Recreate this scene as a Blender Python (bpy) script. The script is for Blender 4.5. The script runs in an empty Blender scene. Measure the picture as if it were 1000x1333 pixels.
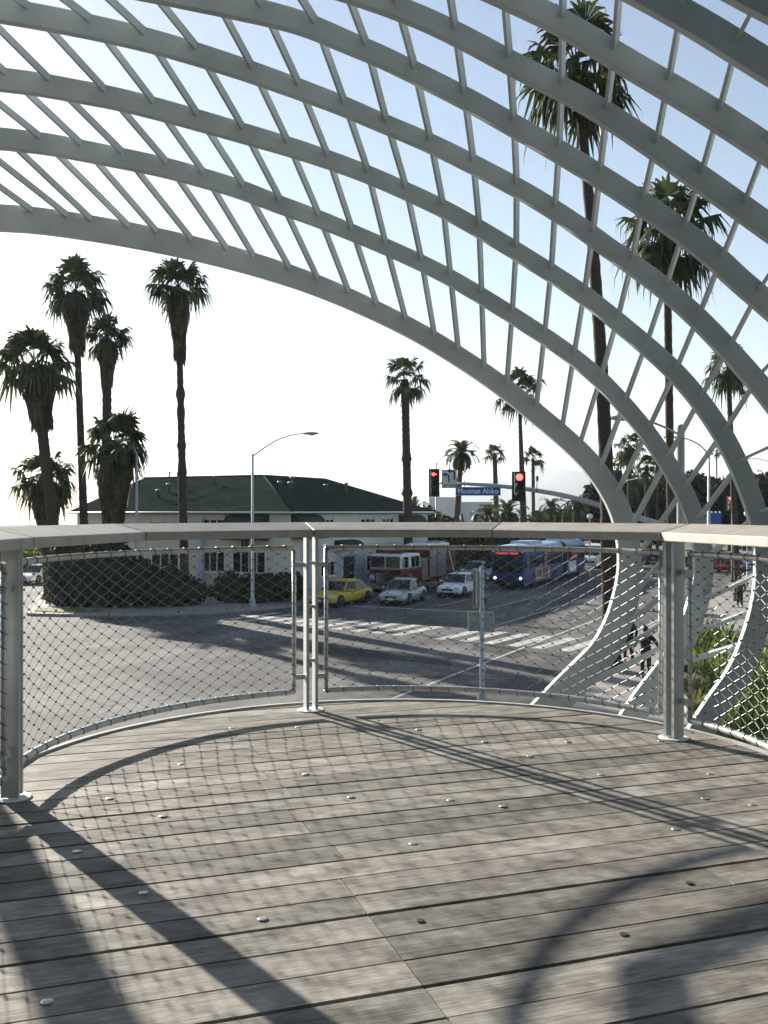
import bpy, bmesh, math, random
from mathutils import Vector, Matrix, noise
random.seed(7)
R = math.radians
scene = bpy.context.scene
COL = scene.collection
F = 1250.0          # focal length of the photograph in its own pixels
H = 5.5             # camera height over the street
EYE = 1.183         # camera height over the deck
ZD = H - EYE        # deck level

def at(x, y, D):
    """a photograph pixel taken back to its distance D"""
    return Vector(((x-500)/F*D, D, H-(y-666.5)/F*D))
def gnd(x, y, z=0.0):
    D = (H-z)*F/(y-666.5)
    return Vector(((x-500)/F*D, D, z))

# ------------------------------------------------------------------ objects
def tag(o, label=None, cat=None, group=None, kind=None):
    if label: o['label'] = label
    if cat: o['category'] = cat
    if group: o['group'] = group
    if kind: o['kind'] = kind
    return o
def empty(name, loc, rz=0.0):
    o = bpy.data.objects.new(name, None); COL.objects.link(o)
    o.location = loc; o.rotation_euler = (0, 0, rz); o.empty_display_size = 0.2
    return o
def thing(name, loc, label, cat, group=None, rz=0.0):
    return tag(empty(name, loc, rz), label, cat, group)
def kids(o): return [c for c in COL.objects if c.parent == o]
def copy_tree(o, parent=None):
    c = o.copy(); COL.objects.link(c)
    if parent: c.parent = parent
    for ch in kids(o): copy_tree(ch, c)
    return c

class MB:
    def __init__(s): s.v = []; s.f = []; s.m = []; s.mi = 0; s.smooth = set(); s.tone = []; s.t = 0.5
    def vert(s, p): s.v.append(Vector(p)); s.tone.append(s.t); return len(s.v)-1
    def face(s, ids, smooth=False):
        s.f.append(tuple(ids)); s.m.append(s.mi)
        if smooth: s.smooth.add(len(s.f)-1)
    def poly(s, pts): s.face([s.vert(p) for p in pts])
    def box(s, c, d, rz=0.0, rot=None, top=1.0):
        """box centred at c, sizes d, top face scaled by top"""
        M = rot if rot is not None else Matrix.Rotation(rz, 3, 'Z')
        ids = []
        for k in (-1, 1):
            q = top if k > 0 else 1
            for (i, j) in ((-1,-1),(1,-1),(1,1),(-1,1)):
                ids.append(s.vert(Vector(c)+M @ Vector((i*d[0]/2*q, j*d[1]/2*q, k*d[2]/2))))
        a = ids
        for q in ((3,2,1,0),(4,5,6,7),(0,1,5,4),(1,2,6,5),(2,3,7,6),(3,0,4,7)): s.face([a[i] for i in q])
    def prism(s, poly, z0, z1):
        n = len(poly)
        b = [s.vert((p[0], p[1], z0)) for p in poly]; t = [s.vert((p[0], p[1], z1)) for p in poly]
        s.face(list(reversed(b))); s.face(t)
        for i in range(n): s.face((b[i], b[(i+1)%n], t[(i+1)%n], t[i]))
    def tube(s, pts, r, n=8, caps=True, closed=False, smooth=True, up=None):
        pts = [Vector(p) for p in pts]; N = len(pts)
        rs = r if isinstance(r, (list, tuple)) else [r]*N
        rings = []; ref = None
        for i, p in enumerate(pts):
            if closed: t = pts[(i+1)%N]-pts[i-1]
            else: t = pts[min(i+1, N-1)]-pts[max(i-1, 0)]
            if t.length < 1e-9: t = Vector((0,0,1))
            t.normalize()
            if ref is None:
                ref = Vector((0,0,1)) if abs(t.z) < .9 else Vector((1,0,0))
            a = ref - t*ref.dot(t)
            if a.length < 1e-6: a = t.orthogonal()
            a.normalize(); ref = a; b = t.cross(a)
            rings.append([s.vert(p+(a*math.cos(2*math.pi*k/n)+b*math.sin(2*math.pi*k/n))*rs[i]) for k in range(n)])
        M = N if closed else N-1
        for i in range(M):
            A, B = rings[i], rings[(i+1)%N]
            for k in range(n): s.face((A[k], A[(k+1)%n], B[(k+1)%n], B[k]), smooth)
        if caps and not closed:
            s.face(list(reversed(rings[0]))); s.face(rings[-1])
    def bar(s, a, b, w, h, side):
        """rectangular bar a->b, w along the side vector, h across"""
        a = Vector(a); b = Vector(b); t = (b-a).normalized()
        u = Vector(side); u = (u-t*u.dot(t)).normalized(); v = t.cross(u)
        A = [s.vert(a+u*i*w/2+v*j*h/2) for i, j in ((-1,-1),(1,-1),(1,1),(-1,1))]
        B = [s.vert(b+u*i*w/2+v*j*h/2) for i, j in ((-1,-1),(1,-1),(1,1),(-1,1))]
        s.face(A); s.face(list(reversed(B)))
        for k in range(4): s.face((A[k], A[(k+1)%4], B[(k+1)%4], B[k]))
    def loft(s, sections, smooth=True, caps=True):
        rings = [[s.vert(p) for p in sec] for sec in sections]
        n = len(rings[0])
        for i in range(len(rings)-1):
            A, B = rings[i], rings[i+1]
            for k in range(n): s.face((A[k], A[(k+1)%n], B[(k+1)%n], B[k]), smooth)
        if caps: s.face(list(reversed(rings[0]))); s.face(rings[-1])
    def lathe(s, prof, c=(0,0,0), n=16, smooth=True):
        c = Vector(c)
        rings = [[s.vert(c+Vector((r*math.cos(2*math.pi*k/n), r*math.sin(2*math.pi*k/n), z))) for k in range(n)] for r, z in prof]
        for i in range(len(rings)-1):
            A, B = rings[i], rings[i+1]
            for k in range(n): s.face((A[k], A[(k+1)%n], B[(k+1)%n], B[k]), smooth)
        s.face(list(reversed(rings[0]))); s.face(rings[-1])
    def ball(s, c, r, n=10, m=7, sc=(1,1,1)):
        c = Vector(c)
        prof = []
        rings = []
        for i in range(1, m):
            th = math.pi*i/m
            rings.append([s.vert(c+Vector((r*sc[0]*math.sin(th)*math.cos(2*math.pi*k/n), r*sc[1]*math.sin(th)*math.sin(2*math.pi*k/n), r*sc[2]*math.cos(th)))) for k in range(n)])
        t = s.vert(c+Vector((0,0,r*sc[2]))); b = s.vert(c-Vector((0,0,r*sc[2])))
        for k in range(n):
            s.face((t, rings[0][k], rings[0][(k+1)%n]), True); s.face((b, rings[-1][(k+1)%n], rings[-1][k]), True)
        for i in range(len(rings)-1):
            A, B = rings[i], rings[i+1]
            for k in range(n): s.face((A[k], B[k], B[(k+1)%n], A[(k+1)%n]), True)
    def mesh(s, name, mats):
        me = bpy.data.meshes.new(name)
        me.from_pydata(s.v, [], s.f)
        for m in (mats if isinstance(mats, (list, tuple)) else [mats]): me.materials.append(m)
        for i, p in enumerate(me.polygons):
            p.material_index = s.m[i]; p.use_smooth = i in s.smooth
        at_ = me.attributes.new('tone', 'FLOAT', 'POINT')
        at_.data.foreach_set('value', s.tone)
        me.update(); return me
    def build(s, name, mats, parent=None, world=False, normals=True):
        me = s.mesh(name, mats)
        if normals:
            bm = bmesh.new(); bm.from_mesh(me); bmesh.ops.recalc_face_normals(bm, faces=bm.faces); bm.to_mesh(me); bm.free()
        o = bpy.data.objects.new(name, me); COL.objects.link(o)
        if parent is not None:
            o.parent = parent
            if world:
                L = parent.location if parent.parent is None else parent.location
                if parent.type == 'EMPTY': o.matrix_parent_inverse = Matrix.Translation(-Vector(parent.location))
        return o

# ------------------------------------------------------------------ materials
def mat(name, col, rough=.6, metal=0.0, var=.12, scale=3.0, bump=0.0, bscale=None, spec=.5, stretch=None, col2=None, emis=None, estr=0, tone=0.0, coat=0.0, rz=0.0, trans=0.0, detail=6.0, rvar=0.0):
    m = bpy.data.materials.new(name); m.use_nodes = True
    nt = m.node_tree; N = nt.nodes; L = nt.links
    b = N['Principled BSDF']
    b.inputs['Roughness'].default_value = rough; b.inputs['Metallic'].default_value = metal
    b.inputs['Specular IOR Level'].default_value = spec
    if coat: b.inputs['Coat Weight'].default_value = coat; b.inputs['Coat Roughness'].default_value = .06
    tc = N.new('ShaderNodeTexCoord'); mp = N.new('ShaderNodeMapping')
    L.new(tc.outputs['Object'], mp.inputs['Vector'])
    if stretch:
        pre = N.new('ShaderNodeMapping'); L.new(tc.outputs['Object'], pre.inputs['Vector'])
        pre.inputs['Rotation'].default_value = (0, 0, -rz); L.new(pre.outputs['Vector'], mp.inputs['Vector'])
        mp.inputs['Scale'].default_value = stretch
    nz = N.new('ShaderNodeTexNoise'); nz.inputs['Scale'].default_value = scale; nz.inputs['Detail'].default_value = detail
    nz.inputs['Roughness'].default_value = .62
    L.new(mp.outputs['Vector'], nz.inputs['Vector'])
    mix = N.new('ShaderNodeMix'); mix.data_type = 'RGBA'
    c = list(col); d = list(col2) if col2 else [x*(1-var*2) for x in col]
    hi = c if col2 else [min(1, x*(1+var)) for x in col]
    mix.inputs['A'].default_value = (*d, 1); mix.inputs['B'].default_value = (*hi, 1)
    ramp = N.new('ShaderNodeMapRange'); ramp.inputs['From Min'].default_value = .3; ramp.inputs['From Max'].default_value = .7
    L.new(nz.outputs['Fac'], ramp.inputs['Value']); L.new(ramp.outputs['Result'], mix.inputs['Factor'])
    out = mix.outputs['Result']
    if tone:
        a = N.new('ShaderNodeAttribute'); a.attribute_name = 'tone'
        mr = N.new('ShaderNodeMapRange'); mr.inputs['To Min'].default_value = 1-tone; mr.inputs['To Max'].default_value = 1+tone
        L.new(a.outputs['Fac'], mr.inputs['Value'])
        vm = N.new('ShaderNodeVectorMath'); vm.operation = 'SCALE'
        L.new(out, vm.inputs[0]); L.new(mr.outputs['Result'], vm.inputs['Scale']); out = vm.outputs['Vector']
    L.new(out, b.inputs['Base Color'])
    if rvar:
        rr = N.new('ShaderNodeMapRange'); rr.inputs['To Min'].default_value = rough-rvar; rr.inputs['To Max'].default_value = rough+rvar
        L.new(nz.outputs['Fac'], rr.inputs['Value']); L.new(rr.outputs['Result'], b.inputs['Roughness'])
    if bump:
        bp = N.new('ShaderNodeBump'); bp.inputs['Strength'].default_value = bump; bp.inputs['Distance'].default_value = .02
        n2 = N.new('ShaderNodeTexNoise'); n2.inputs['Scale'].default_value = bscale or scale*4; n2.inputs['Detail'].default_value = 5
        L.new(mp.outputs['Vector'], n2.inputs['Vector']); L.new(n2.outputs['Fac'], bp.inputs['Height']); L.new(bp.outputs['Normal'], b.inputs['Normal'])
    if emis:
        b.inputs['Emission Color'].default_value = (*emis, 1); b.inputs['Emission Strength'].default_value = estr
    if trans:
        tr = N.new('ShaderNodeBsdfTranslucent'); ms = N.new('ShaderNodeMixShader'); ms.inputs['Fac'].default_value = trans
        L.new(out, tr.inputs['Color']); L.new(b.outputs['BSDF'], ms.inputs[1]); L.new(tr.outputs['BSDF'], ms.inputs[2])
        L.new(ms.outputs['Shader'], N['Material Output'].inputs['Surface'])
    return m

PLANK_A = math.atan2(1, 2.96)
M = {}
M['steel'] = mat('painted_steel', (.43,.47,.475), .40, 0, .11, 1.6, .05, 60, rvar=.08, detail=9)
M['post'] = mat('satin_steel', (.45,.47,.47), .42, .2, .06, 6, .03, 80)
M['wire'] = mat('wire_rope', (.30,.30,.295), .48, .85, .1, 40)
M['knot'] = mat('dark_ferrule', (.09,.09,.09), .5, .6, .1, 40)
M['tubeframe'] = mat('galvanised_tube', (.52,.53,.52), .4, .5, .12, 12, .05, 60)
M['stud'] = mat('steel_stud', (.40,.40,.39), .4, .8, .08, 30)
M['hole'] = mat('dark_socket', (.015,.015,.015), .8, 0, .1, 30)
M['asphalt_edge'] = mat('concrete_rim', (.42,.41,.39), .75, 0, .12, 6, .1, 60)
M['concrete'] = mat('pavement_concrete', (.27,.25,.23), .85, 0, .1, .6, .1, 25, detail=8)
M['kerb'] = mat('kerb_concrete', (.34,.33,.31), .85, 0, .15, 2, .1, 25)
M['paint'] = mat('road_paint', (.64,.64,.61), .75, 0, .2, 2.6, .05, 30, detail=12, col2=(.20,.20,.19), spec=.2)
M['roof'] = mat('green_shingles', (.036,.050,.040), .9, 0, .16, 1.2, .25, 30, detail=9, spec=0)
M['wall_cream'] = mat('cream_stucco', (.74,.71,.62), .9, 0, .06, .5, .1, 50, spec=.1)
M['wall_blue'] = mat('blue_grey_stucco', (.50,.56,.62), .9, 0, .06, .5, .1, 50)
M['white'] = mat('white_paint', (.75,.75,.73), .5, 0, .05, 3)
M['wall_white'] = mat('white_render', (.72,.72,.71), .85, 0, .04, .4)
M['glass'] = mat('window_glass', (.012,.018,.021), .08, 0, .1, 1.0, spec=.32)
M['awning'] = mat('green_canvas', (.012,.035,.026), .8, 0, .1, 3)
M['door'] = mat('dark_door', (.05,.055,.06), .4, 0, .2, 2)
M['leaf'] = mat('palm_leaf', (.050,.068,.022), .55, 0, .3, .8, spec=.2, trans=.25, tone=.55)
M['leaf_dry'] = mat('dry_palm_leaf', (.10,.080,.044), .85, 0, .3, 1.2, spec=.1, tone=.5, trans=.15)
M['trunk'] = mat('palm_trunk', (.075,.060,.046), .9, 0, .25, 6, .5, 18, spec=.1, stretch=(1,1,3.5), tone=.2)
M['bark'] = mat('tree_bark', (.09,.07,.05), .9, 0, .25, 6, .4, 18)
M['hedge'] = mat('hedge_leaf', (.042,.058,.022), .6, 0, .4, .7, spec=.15, tone=.75, trans=.12)
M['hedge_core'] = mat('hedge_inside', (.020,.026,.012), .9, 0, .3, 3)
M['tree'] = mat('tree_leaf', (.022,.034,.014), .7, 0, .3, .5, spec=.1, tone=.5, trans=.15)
M['garden'] = mat('strappy_leaf', (.17,.24,.04), .5, 0, .25, 2, tone=.5, trans=.45)
M['garden_y'] = mat('yellow_green_leaf', (.33,.33,.07), .5, 0, .25, 2, tone=.4, trans=.4)
M['agave'] = mat('agave_leaf', (.05,.075,.05), .5, 0, .25, 2, tone=.3)
M['soil'] = mat('garden_soil', (.075,.06,.042), .95, 0, .3, 1.5, .5, 8)
M['grass'] = mat('lawn', (.12,.15,.035), .9, 0, .3, 2, .4, 20)
M['lamp'] = mat('grey_lamp_metal', (.40,.42,.43), .45, .4, .08, 5)
M['lamp_glass'] = mat('lamp_lens', (.6,.6,.58), .2, 0, .05, 5)
M['sig'] = mat('black_signal_housing', (.012,.013,.012), .6, 0, .1, 5)
M['sig_back'] = mat('grey_signal_back', (.34,.35,.33), .5, .2, .12, 5)
M['red'] = mat('red_lens_lit', (.5,.02,.02), .4, 0, 0, 1, emis=(1,.06,.05), estr=2.2)
M['lens_off'] = mat('unlit_lens', (.02,.02,.015), .2, 0, .1, 4)
M['sign_blue'] = mat('blue_sign', (.012,.11,.36), .4, 0, .05, 3)
M['sign_white'] = mat('white_sign', (.62,.64,.64), .4, 0, .04, 3)
M['black'] = mat('black_paint', (.012,.012,.012), .5, 0, .1, 3)
M['rubber'] = mat('tyre_rubber', (.02,.02,.02), .85, 0, .15, 20)
M['rim'] = mat('alloy_rim', (.12,.12,.12), .45, .6, .05, 8)
M['chrome'] = mat('chrome_trim', (.6,.6,.6), .15, 1, .03, 8)
M['headlight'] = mat('headlight_lens', (.7,.72,.74), .12, .2, .05, 8)
M['headlight_on'] = mat('headlight_lit', (.9,.9,.9), .2, 0, 0, 1, emis=(1,.96,.88), estr=1.0)
M['plate'] = mat('number_plate', (.65,.65,.62), .5, 0, .03, 8)
def paint(n, c, metal=0.0): return mat(n, c, .35, metal, .05, 1.5, coat=.2, spec=.3)
M['cab'] = paint('yellow_car_paint', (.64,.44,.03)); M['silver'] = paint('silver_car_paint', (.42,.43,.44), .5)
M['carwhite'] = paint('white_car_paint', (.80,.81,.82)); M['carblue'] = paint('pale_blue_car_paint', (.22,.32,.42), .3)
M['cardark'] = paint('dark_car_paint', (.03,.035,.045)); M['carred'] = paint('red_car_paint', (.30,.02,.015))
M['busblue'] = paint('blue_bus_paint', (.012,.055,.22)); M['buspale'] = paint('pale_blue_roof_paint', (.34,.47,.66))
M['fire'] = paint('fire_red_paint', (.10,.008,.007)); M['rollup'] = mat('roll_up_door_metal', (.3,.3,.29), .45, .6, .15, 8)
M['bellows'] = mat('rubber_bellows', (.03,.032,.035), .9, 0, .2, 10, .6, 30)
M['ad_red'] = mat('poster_red', (.35,.03,.025), .5, 0, .3, 3); M['ad_tan'] = mat('poster_tan', (.5,.42,.34), .5, 0, .3, 4); M['ad_dark'] = mat('poster_dark', (.06,.03,.04), .5, 0, .3, 4)
M['led'] = mat('destination_sign_lit', (.2,.02,.02), .4, 0, 0, 1, emis=(1,.12,.08), estr=.22)
M['skin'] = mat('skin', (.32,.19,.13), .6, 0, .06, 6); M['cloth'] = mat('dark_cloth', (.018,.018,.022), .85, 0, .2, 8); M['cloth2'] = mat('charcoal_trousers', (.022,.022,.028), .85, 0, .2, 8)
M['hair'] = mat('dark_hair', (.015,.011,.009), .7, 0, .2, 20); M['shoe'] = mat('dark_shoe', (.02,.018,.017), .6, 0, .1, 10)
M['hill'] = mat('chaparral_hill', (.13,.13,.09), 1, 0, .25, .004, detail=9)
M['bluefence'] = mat('blue_canvas', (.012,.07,.33), .6, 0, .08, 3)

def wood(name, c1, c2, dark, scl, rz, tone, glo=.62, ghi=1.12, rough=.72, spec=.35):
    """weathered timber: long grain, blotches and fine cracks"""
    m = bpy.data.materials.new(name); m.use_nodes = True
    nt = m.node_tree; N = nt.nodes; L = nt.links; b = N['Principled BSDF']
    b.inputs['Roughness'].default_value = rough; b.inputs['Specular IOR Level'].default_value = spec
    tc = N.new('ShaderNodeTexCoord'); r = N.new('ShaderNodeMapping'); r.inputs['Rotation'].default_value = (0,0,-rz)
    L.new(tc.outputs['Object'], r.inputs['Vector'])
    a = N.new('ShaderNodeAttribute'); a.attribute_name = 'tone'
    off = N.new('ShaderNodeVectorMath'); off.operation = 'SCALE'; off.inputs[0].default_value = (37, 11, 0); L.new(a.outputs['Fac'], off.inputs['Scale'])
    add = N.new('ShaderNodeVectorMath'); add.operation = 'ADD'; L.new(r.outputs['Vector'], add.inputs[0]); L.new(off.outputs['Vector'], add.inputs[1])
    def nz(scale, sc, det=6, dist=0.0):
        mp = N.new('ShaderNodeMapping'); mp.inputs['Scale'].default_value = sc; L.new(add.outputs['Vector'], mp.inputs['Vector'])
        n = N.new('ShaderNodeTexNoise'); n.inputs['Scale'].default_value = scale; n.inputs['Detail'].default_value = det; n.inputs['Distortion'].default_value = dist
        n.inputs['Roughness'].default_value = .65
        L.new(mp.outputs['Vector'], n.inputs['Vector']); return n.outputs['Fac']
    def ramp(fac, lo, hi):
        q = N.new('ShaderNodeMapRange'); q.inputs['From Min'].default_value = lo; q.inputs['From Max'].default_value = hi
        L.new(fac, q.inputs['Value']); return q.outputs['Result']
    blot = nz(scl*5.5, (1, 1.7, 1), 9, .2); grain = nz(scl*11, (.7, 11, 1), 8, .4); crack = nz(scl*16, (.14, 8, 1), 4)
    m1 = N.new('ShaderNodeMix'); m1.data_type = 'RGBA'; m1.inputs['A'].default_value = (*c1, 1); m1.inputs['B'].default_value = (*c2, 1); L.new(ramp(blot, .36, .64), m1.inputs['Factor'])
    m2 = N.new('ShaderNodeMix'); m2.data_type = 'RGBA'; m2.blend_type = 'MULTIPLY'; m2.inputs['Factor'].default_value = 1
    g = N.new('ShaderNodeMapRange'); g.inputs['From Min'].default_value = .3; g.inputs['From Max'].default_value = .72; g.inputs['To Min'].default_value = glo; g.inputs['To Max'].default_value = ghi
    L.new(grain, g.inputs['Value']); L.new(m1.outputs['Result'], m2.inputs['A']); L.new(g.outputs['Result'], m2.inputs['B'])
    m3 = N.new('ShaderNodeMix'); m3.data_type = 'RGBA'; m3.inputs['B'].default_value = (*dark, 1); L.new(m2.outputs['Result'], m3.inputs['A']); L.new(ramp(crack, .64, .74), m3.inputs['Factor'])
    tn = N.new('ShaderNodeMapRange'); tn.inputs['To Min'].default_value = 1-tone; tn.inputs['To Max'].default_value = 1+tone; L.new(a.outputs['Fac'], tn.inputs['Value'])
    vm = N.new('ShaderNodeVectorMath'); vm.operation = 'SCALE'; L.new(m3.outputs['Result'], vm.inputs[0]); L.new(tn.outputs['Result'], vm.inputs['Scale'])
    L.new(vm.outputs['Vector'], b.inputs['Base Color'])
    bp = N.new('ShaderNodeBump'); bp.inputs['Strength'].default_value = .35; bp.inputs['Distance'].default_value = .006
    L.new(grain, bp.inputs['Height']); L.new(bp.outputs['Normal'], b.inputs['Normal'])
    return m
M['deck'] = wood('weathered_deck_boards', (.140,.127,.110), (.335,.311,.272), (.045,.040,.035), 1.0, PLANK_A, .30, .58, 1.18, .75, .16)
M['railwood'] = wood('weathered_handrail', (.36,.325,.28), (.46,.43,.38), (.22,.19,.16), 1.6, .0, .1, .84, 1.06, .5)

def asphalt(name, c1, c2, seam):
    m = bpy.data.materials.new(name); m.use_nodes = True
    nt = m.node_tree; N = nt.nodes; L = nt.links; b = N['Principled BSDF']; b.inputs['Roughness'].default_value = .85; b.inputs['Specular IOR Level'].default_value = .25
    tc = N.new('ShaderNodeTexCoord')
    def nz(s, d=6, dist=0):
        n = N.new('ShaderNodeTexNoise'); n.inputs['Scale'].default_value = s; n.inputs['Detail'].default_value = d; n.inputs['Distortion'].default_value = dist
        L.new(tc.outputs['Object'], n.inputs['Vector']); return n.outputs['Fac']
    def mr(f, a0, a1, b0, b1):
        q = N.new('ShaderNodeMapRange'); q.inputs[1].default_value = a0; q.inputs[2].default_value = a1; q.inputs[3].default_value = b0; q.inputs[4].default_value = b1; L.new(f, q.inputs[0]); return q.outputs[0]
    m1 = N.new('ShaderNodeMix'); m1.data_type = 'RGBA'; m1.inputs['A'].default_value = (*c1,1); m1.inputs['B'].default_value = (*c2,1); L.new(mr(nz(.22, 9, .8), .38, .62, 0, 1), m1.inputs['Factor'])
    m2 = N.new('ShaderNodeMix'); m2.data_type = 'RGBA'; m2.blend_type = 'MULTIPLY'; m2.inputs['Factor'].default_value = 1
    L.new(m1.outputs['Result'], m2.inputs['A']); L.new(mr(nz(3.5, 8), .3, .7, .8, 1.15), m2.inputs['B'])
    # tyre-darkened lanes running along the avenue
    rt = N.new('ShaderNodeMapping'); rt.inputs['Rotation'].default_value = (0,0,-math.atan2(.891,.454)); L.new(tc.outputs['Object'], rt.inputs['Vector'])
    st = N.new('ShaderNodeMapping'); st.inputs['Scale'].default_value = (.05, 1.0, 1); L.new(rt.outputs['Vector'], st.inputs['Vector'])
    ln = N.new('ShaderNodeTexNoise'); ln.inputs['Scale'].default_value = .75; ln.inputs['Detail'].default_value = 5; L.new(st.outputs['Vector'], ln.inputs['Vector'])
    m4 = N.new('ShaderNodeMix'); m4.data_type = 'RGBA'; m4.blend_type = 'MULTIPLY'; m4.inputs['Factor'].default_value = 1
    L.new(m2.outputs['Result'], m4.inputs['A']); L.new(mr(ln.outputs['Fac'], .35, .62, .62, 1.1), m4.inputs['B']); m2 = m4
    # sealed cracks: the thin level-set of a slow noise
    w = nz(.09, 2, 1.5)
    sub = N.new('ShaderNodeMath'); sub.operation = 'SUBTRACT'; L.new(w, sub.inputs[0]); sub.inputs[1].default_value = .5
    ab = N.new('ShaderNodeMath'); ab.operation = 'ABSOLUTE'; L.new(sub.outputs[0], ab.inputs[0])
    m3 = N.new('ShaderNodeMix'); m3.data_type = 'RGBA'; m3.inputs['B'].default_value = (*seam,1); L.new(m2.outputs['Result'], m3.inputs['A']); L.new(mr(ab.outputs[0], .002, .006, .8, 0), m3.inputs['Factor'])
    L.new(m3.outputs['Result'], b.inputs['Base Color'])
    bp = N.new('ShaderNodeBump'); bp.inputs['Strength'].default_value = .3; bp.inputs['Distance'].default_value = .01; L.new(nz(60, 3), bp.inputs['Height']); L.new(bp.outputs['Normal'], b.inputs['Normal'])
    return m
M['asphalt'] = asphalt('old_asphalt', (.072,.072,.071), (.148,.145,.139), (.022,.022,.022))
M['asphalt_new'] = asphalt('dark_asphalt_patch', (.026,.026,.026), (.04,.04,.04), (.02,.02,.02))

# ------------------------------------------------------------------ camera, light, sky
cam = bpy.data.cameras.new('camera'); co = bpy.data.objects.new('camera', cam); COL.objects.link(co)
cam.sensor_fit = 'HORIZONTAL'; cam.sensor_width = 36; cam.lens = 36*F/1000
co.location = (0, 0, H); co.rotation_euler = (R(90), 0, 0); cam.clip_end = 60000; cam.clip_start = .05
scene.camera = co
SUN_AZ = R(38.0); SUN_EL = R(18.1)
sd = Vector((-math.sin(SUN_AZ)*math.cos(SUN_EL), math.cos(SUN_AZ)*math.cos(SUN_EL), math.sin(SUN_EL)))
sl = bpy.data.lights.new('sun', 'SUN'); sl.energy = 5.0; sl.angle = R(.53); sl.color = (1, .93, .82)
so = bpy.data.objects.new('sun', sl); COL.objects.link(so); so.rotation_euler = (-sd).to_track_quat('-Z', 'Y').to_euler(); so.location = (-30, 40, 40)
w = bpy.data.worlds.new('World'); scene.world = w; w.use_nodes = True
bg = w.node_tree.nodes['Background']; sky = w.node_tree.nodes.new('ShaderNodeTexSky'); sky.sky_type = 'NISHITA'
sky.sun_disc = False; sky.sun_elevation = SUN_EL; sky.sun_rotation = -SUN_AZ; sky.air_density = 1.0; sky.dust_density = .6; sky.ozone_density = 1.0
w.node_tree.links.new(sky.outputs['Color'], bg.inputs['Color']); bg.inputs['Strength'].default_value = .05
scene.view_settings.view_transform = 'Standard'; scene.view_settings.look = 'None'; scene.view_settings.gamma = 1
scene.view_settings.exposure = 1.68
scene.cycles.max_bounces = 6; scene.cycles.sample_clamp_indirect = 6
# ------------------------------------------------------------------ the deck
CX, CY = .10, 4.17
RD = 1.84
outline = [(CX+RD*math.cos(R(a)), CY+RD*math.sin(R(a))) for a in range(-12, 197, 4)]
outline += [(-1.74, -3.2), (2.0, -3.2)]
def clip(poly, a, b):
    """keep the part of poly left of a->b"""
    out = []
    for i in range(len(poly)):
        p, q = poly[i], poly[(i+1) % len(poly)]
        sp = (b[0]-a[0])*(p[1]-a[1])-(b[1]-a[1])*(p[0]-a[0]); sq = (b[0]-a[0])*(q[1]-a[1])-(b[1]-a[1])*(q[0]-a[0])
        if sp >= 0: out.append(p)
        if sp*sq < 0:
            t = sp/(sp-sq); out.append((p[0]+(q[0]-p[0])*t, p[1]+(q[1]-p[1])*t))
    return out
pu = Vector((math.cos(PLANK_A), math.sin(PLANK_A))); pv = Vector((-pu.y, pu.x))
mb = MB()
k = -50
rng = random.Random(3)
while k < 34:
    v0 = 2.829+.15*k; v1 = v0+.15
    joints = [-5.0, 6.5]
    if k < 0: js = [.859, 2.03+1.17*(k % 2), -1.5+.6*(k % 3)]
    else: js = [[.86, 3.2, -1.48], [2.03, -.31], [.92, -2.6, 2.9], [3.2, -.9], [.88, 2.03]][k % 5]
    joints = sorted(joints+js)
    gap0 = rng.uniform(.006, .010)+(.007 if rng.random() < .4 else 0)
    for i in range(len(joints)-1):
        u0, u1 = joints[i]+.002, joints[i+1]-.002
        q = [pu*u0+pv*(v0+gap0), pu*u1+pv*(v0+gap0), pu*u1+pv*(v1-.002), pu*u0+pv*(v1-.002)]
        q = [(p.x, p.y) for p in q]
        for a, b in zip(outline, outline[1:]+outline[:1]):
            q = clip(q, a, b)
            if len(q) < 3: break
        if len(q) < 3: continue
        mb.t = rng.random()
        dz = rng.uniform(-.0015, .0015)
        mb.prism(q, ZD-.035+dz, ZD+dz)
    k += 1
deck = tag(mb.build('wooden_deck', M['deck']), kind='structure')
mb = MB()
inner = [(CX+(x-CX)*.985, CY+(y-CY)*.985) for x, y in outline]
mb.prism(inner, ZD-.24, ZD-.042)
# round column that carries the deck
mb.prism([(CX+.62*math.cos(i*math.pi/12), 3.2+.62*math.sin(i*math.pi/12)) for i in range(24)], 0, ZD-.24)
tag(mb.build('deck_base', M['hole']), kind='structure')
mb = MB()
sec = []
n = len(outline)
for i, (x, y) in enumerate(outline[:-2]):
    d = Vector((x-CX, y-CY)).normalized()
    sec.append([Vector((x+d.x*a, y+d.y*a, z)) for a, z in ((.002,-.2),(.03,-.2),(.03,.010),(.002,.010))])
x0, y0 = outline[-2]; x1, y1 = outline[-1]
sec.append([Vector((x0-a, y0, z)) for a, z in ((.002,-.2),(.03,-.2),(.03,.010),(.002,.010))])
sec.insert(0, [Vector((x1+a, y1, z)) for a, z in ((.002,-.2),(.03,-.2),(.03,.010),(.002,.010))])
for s_ in sec:
    for p in s_: p.z += ZD
mb.loft(sec, smooth=False)
tag(mb.build('deck_rim', M['asphalt_edge']), kind='structure')

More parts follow.
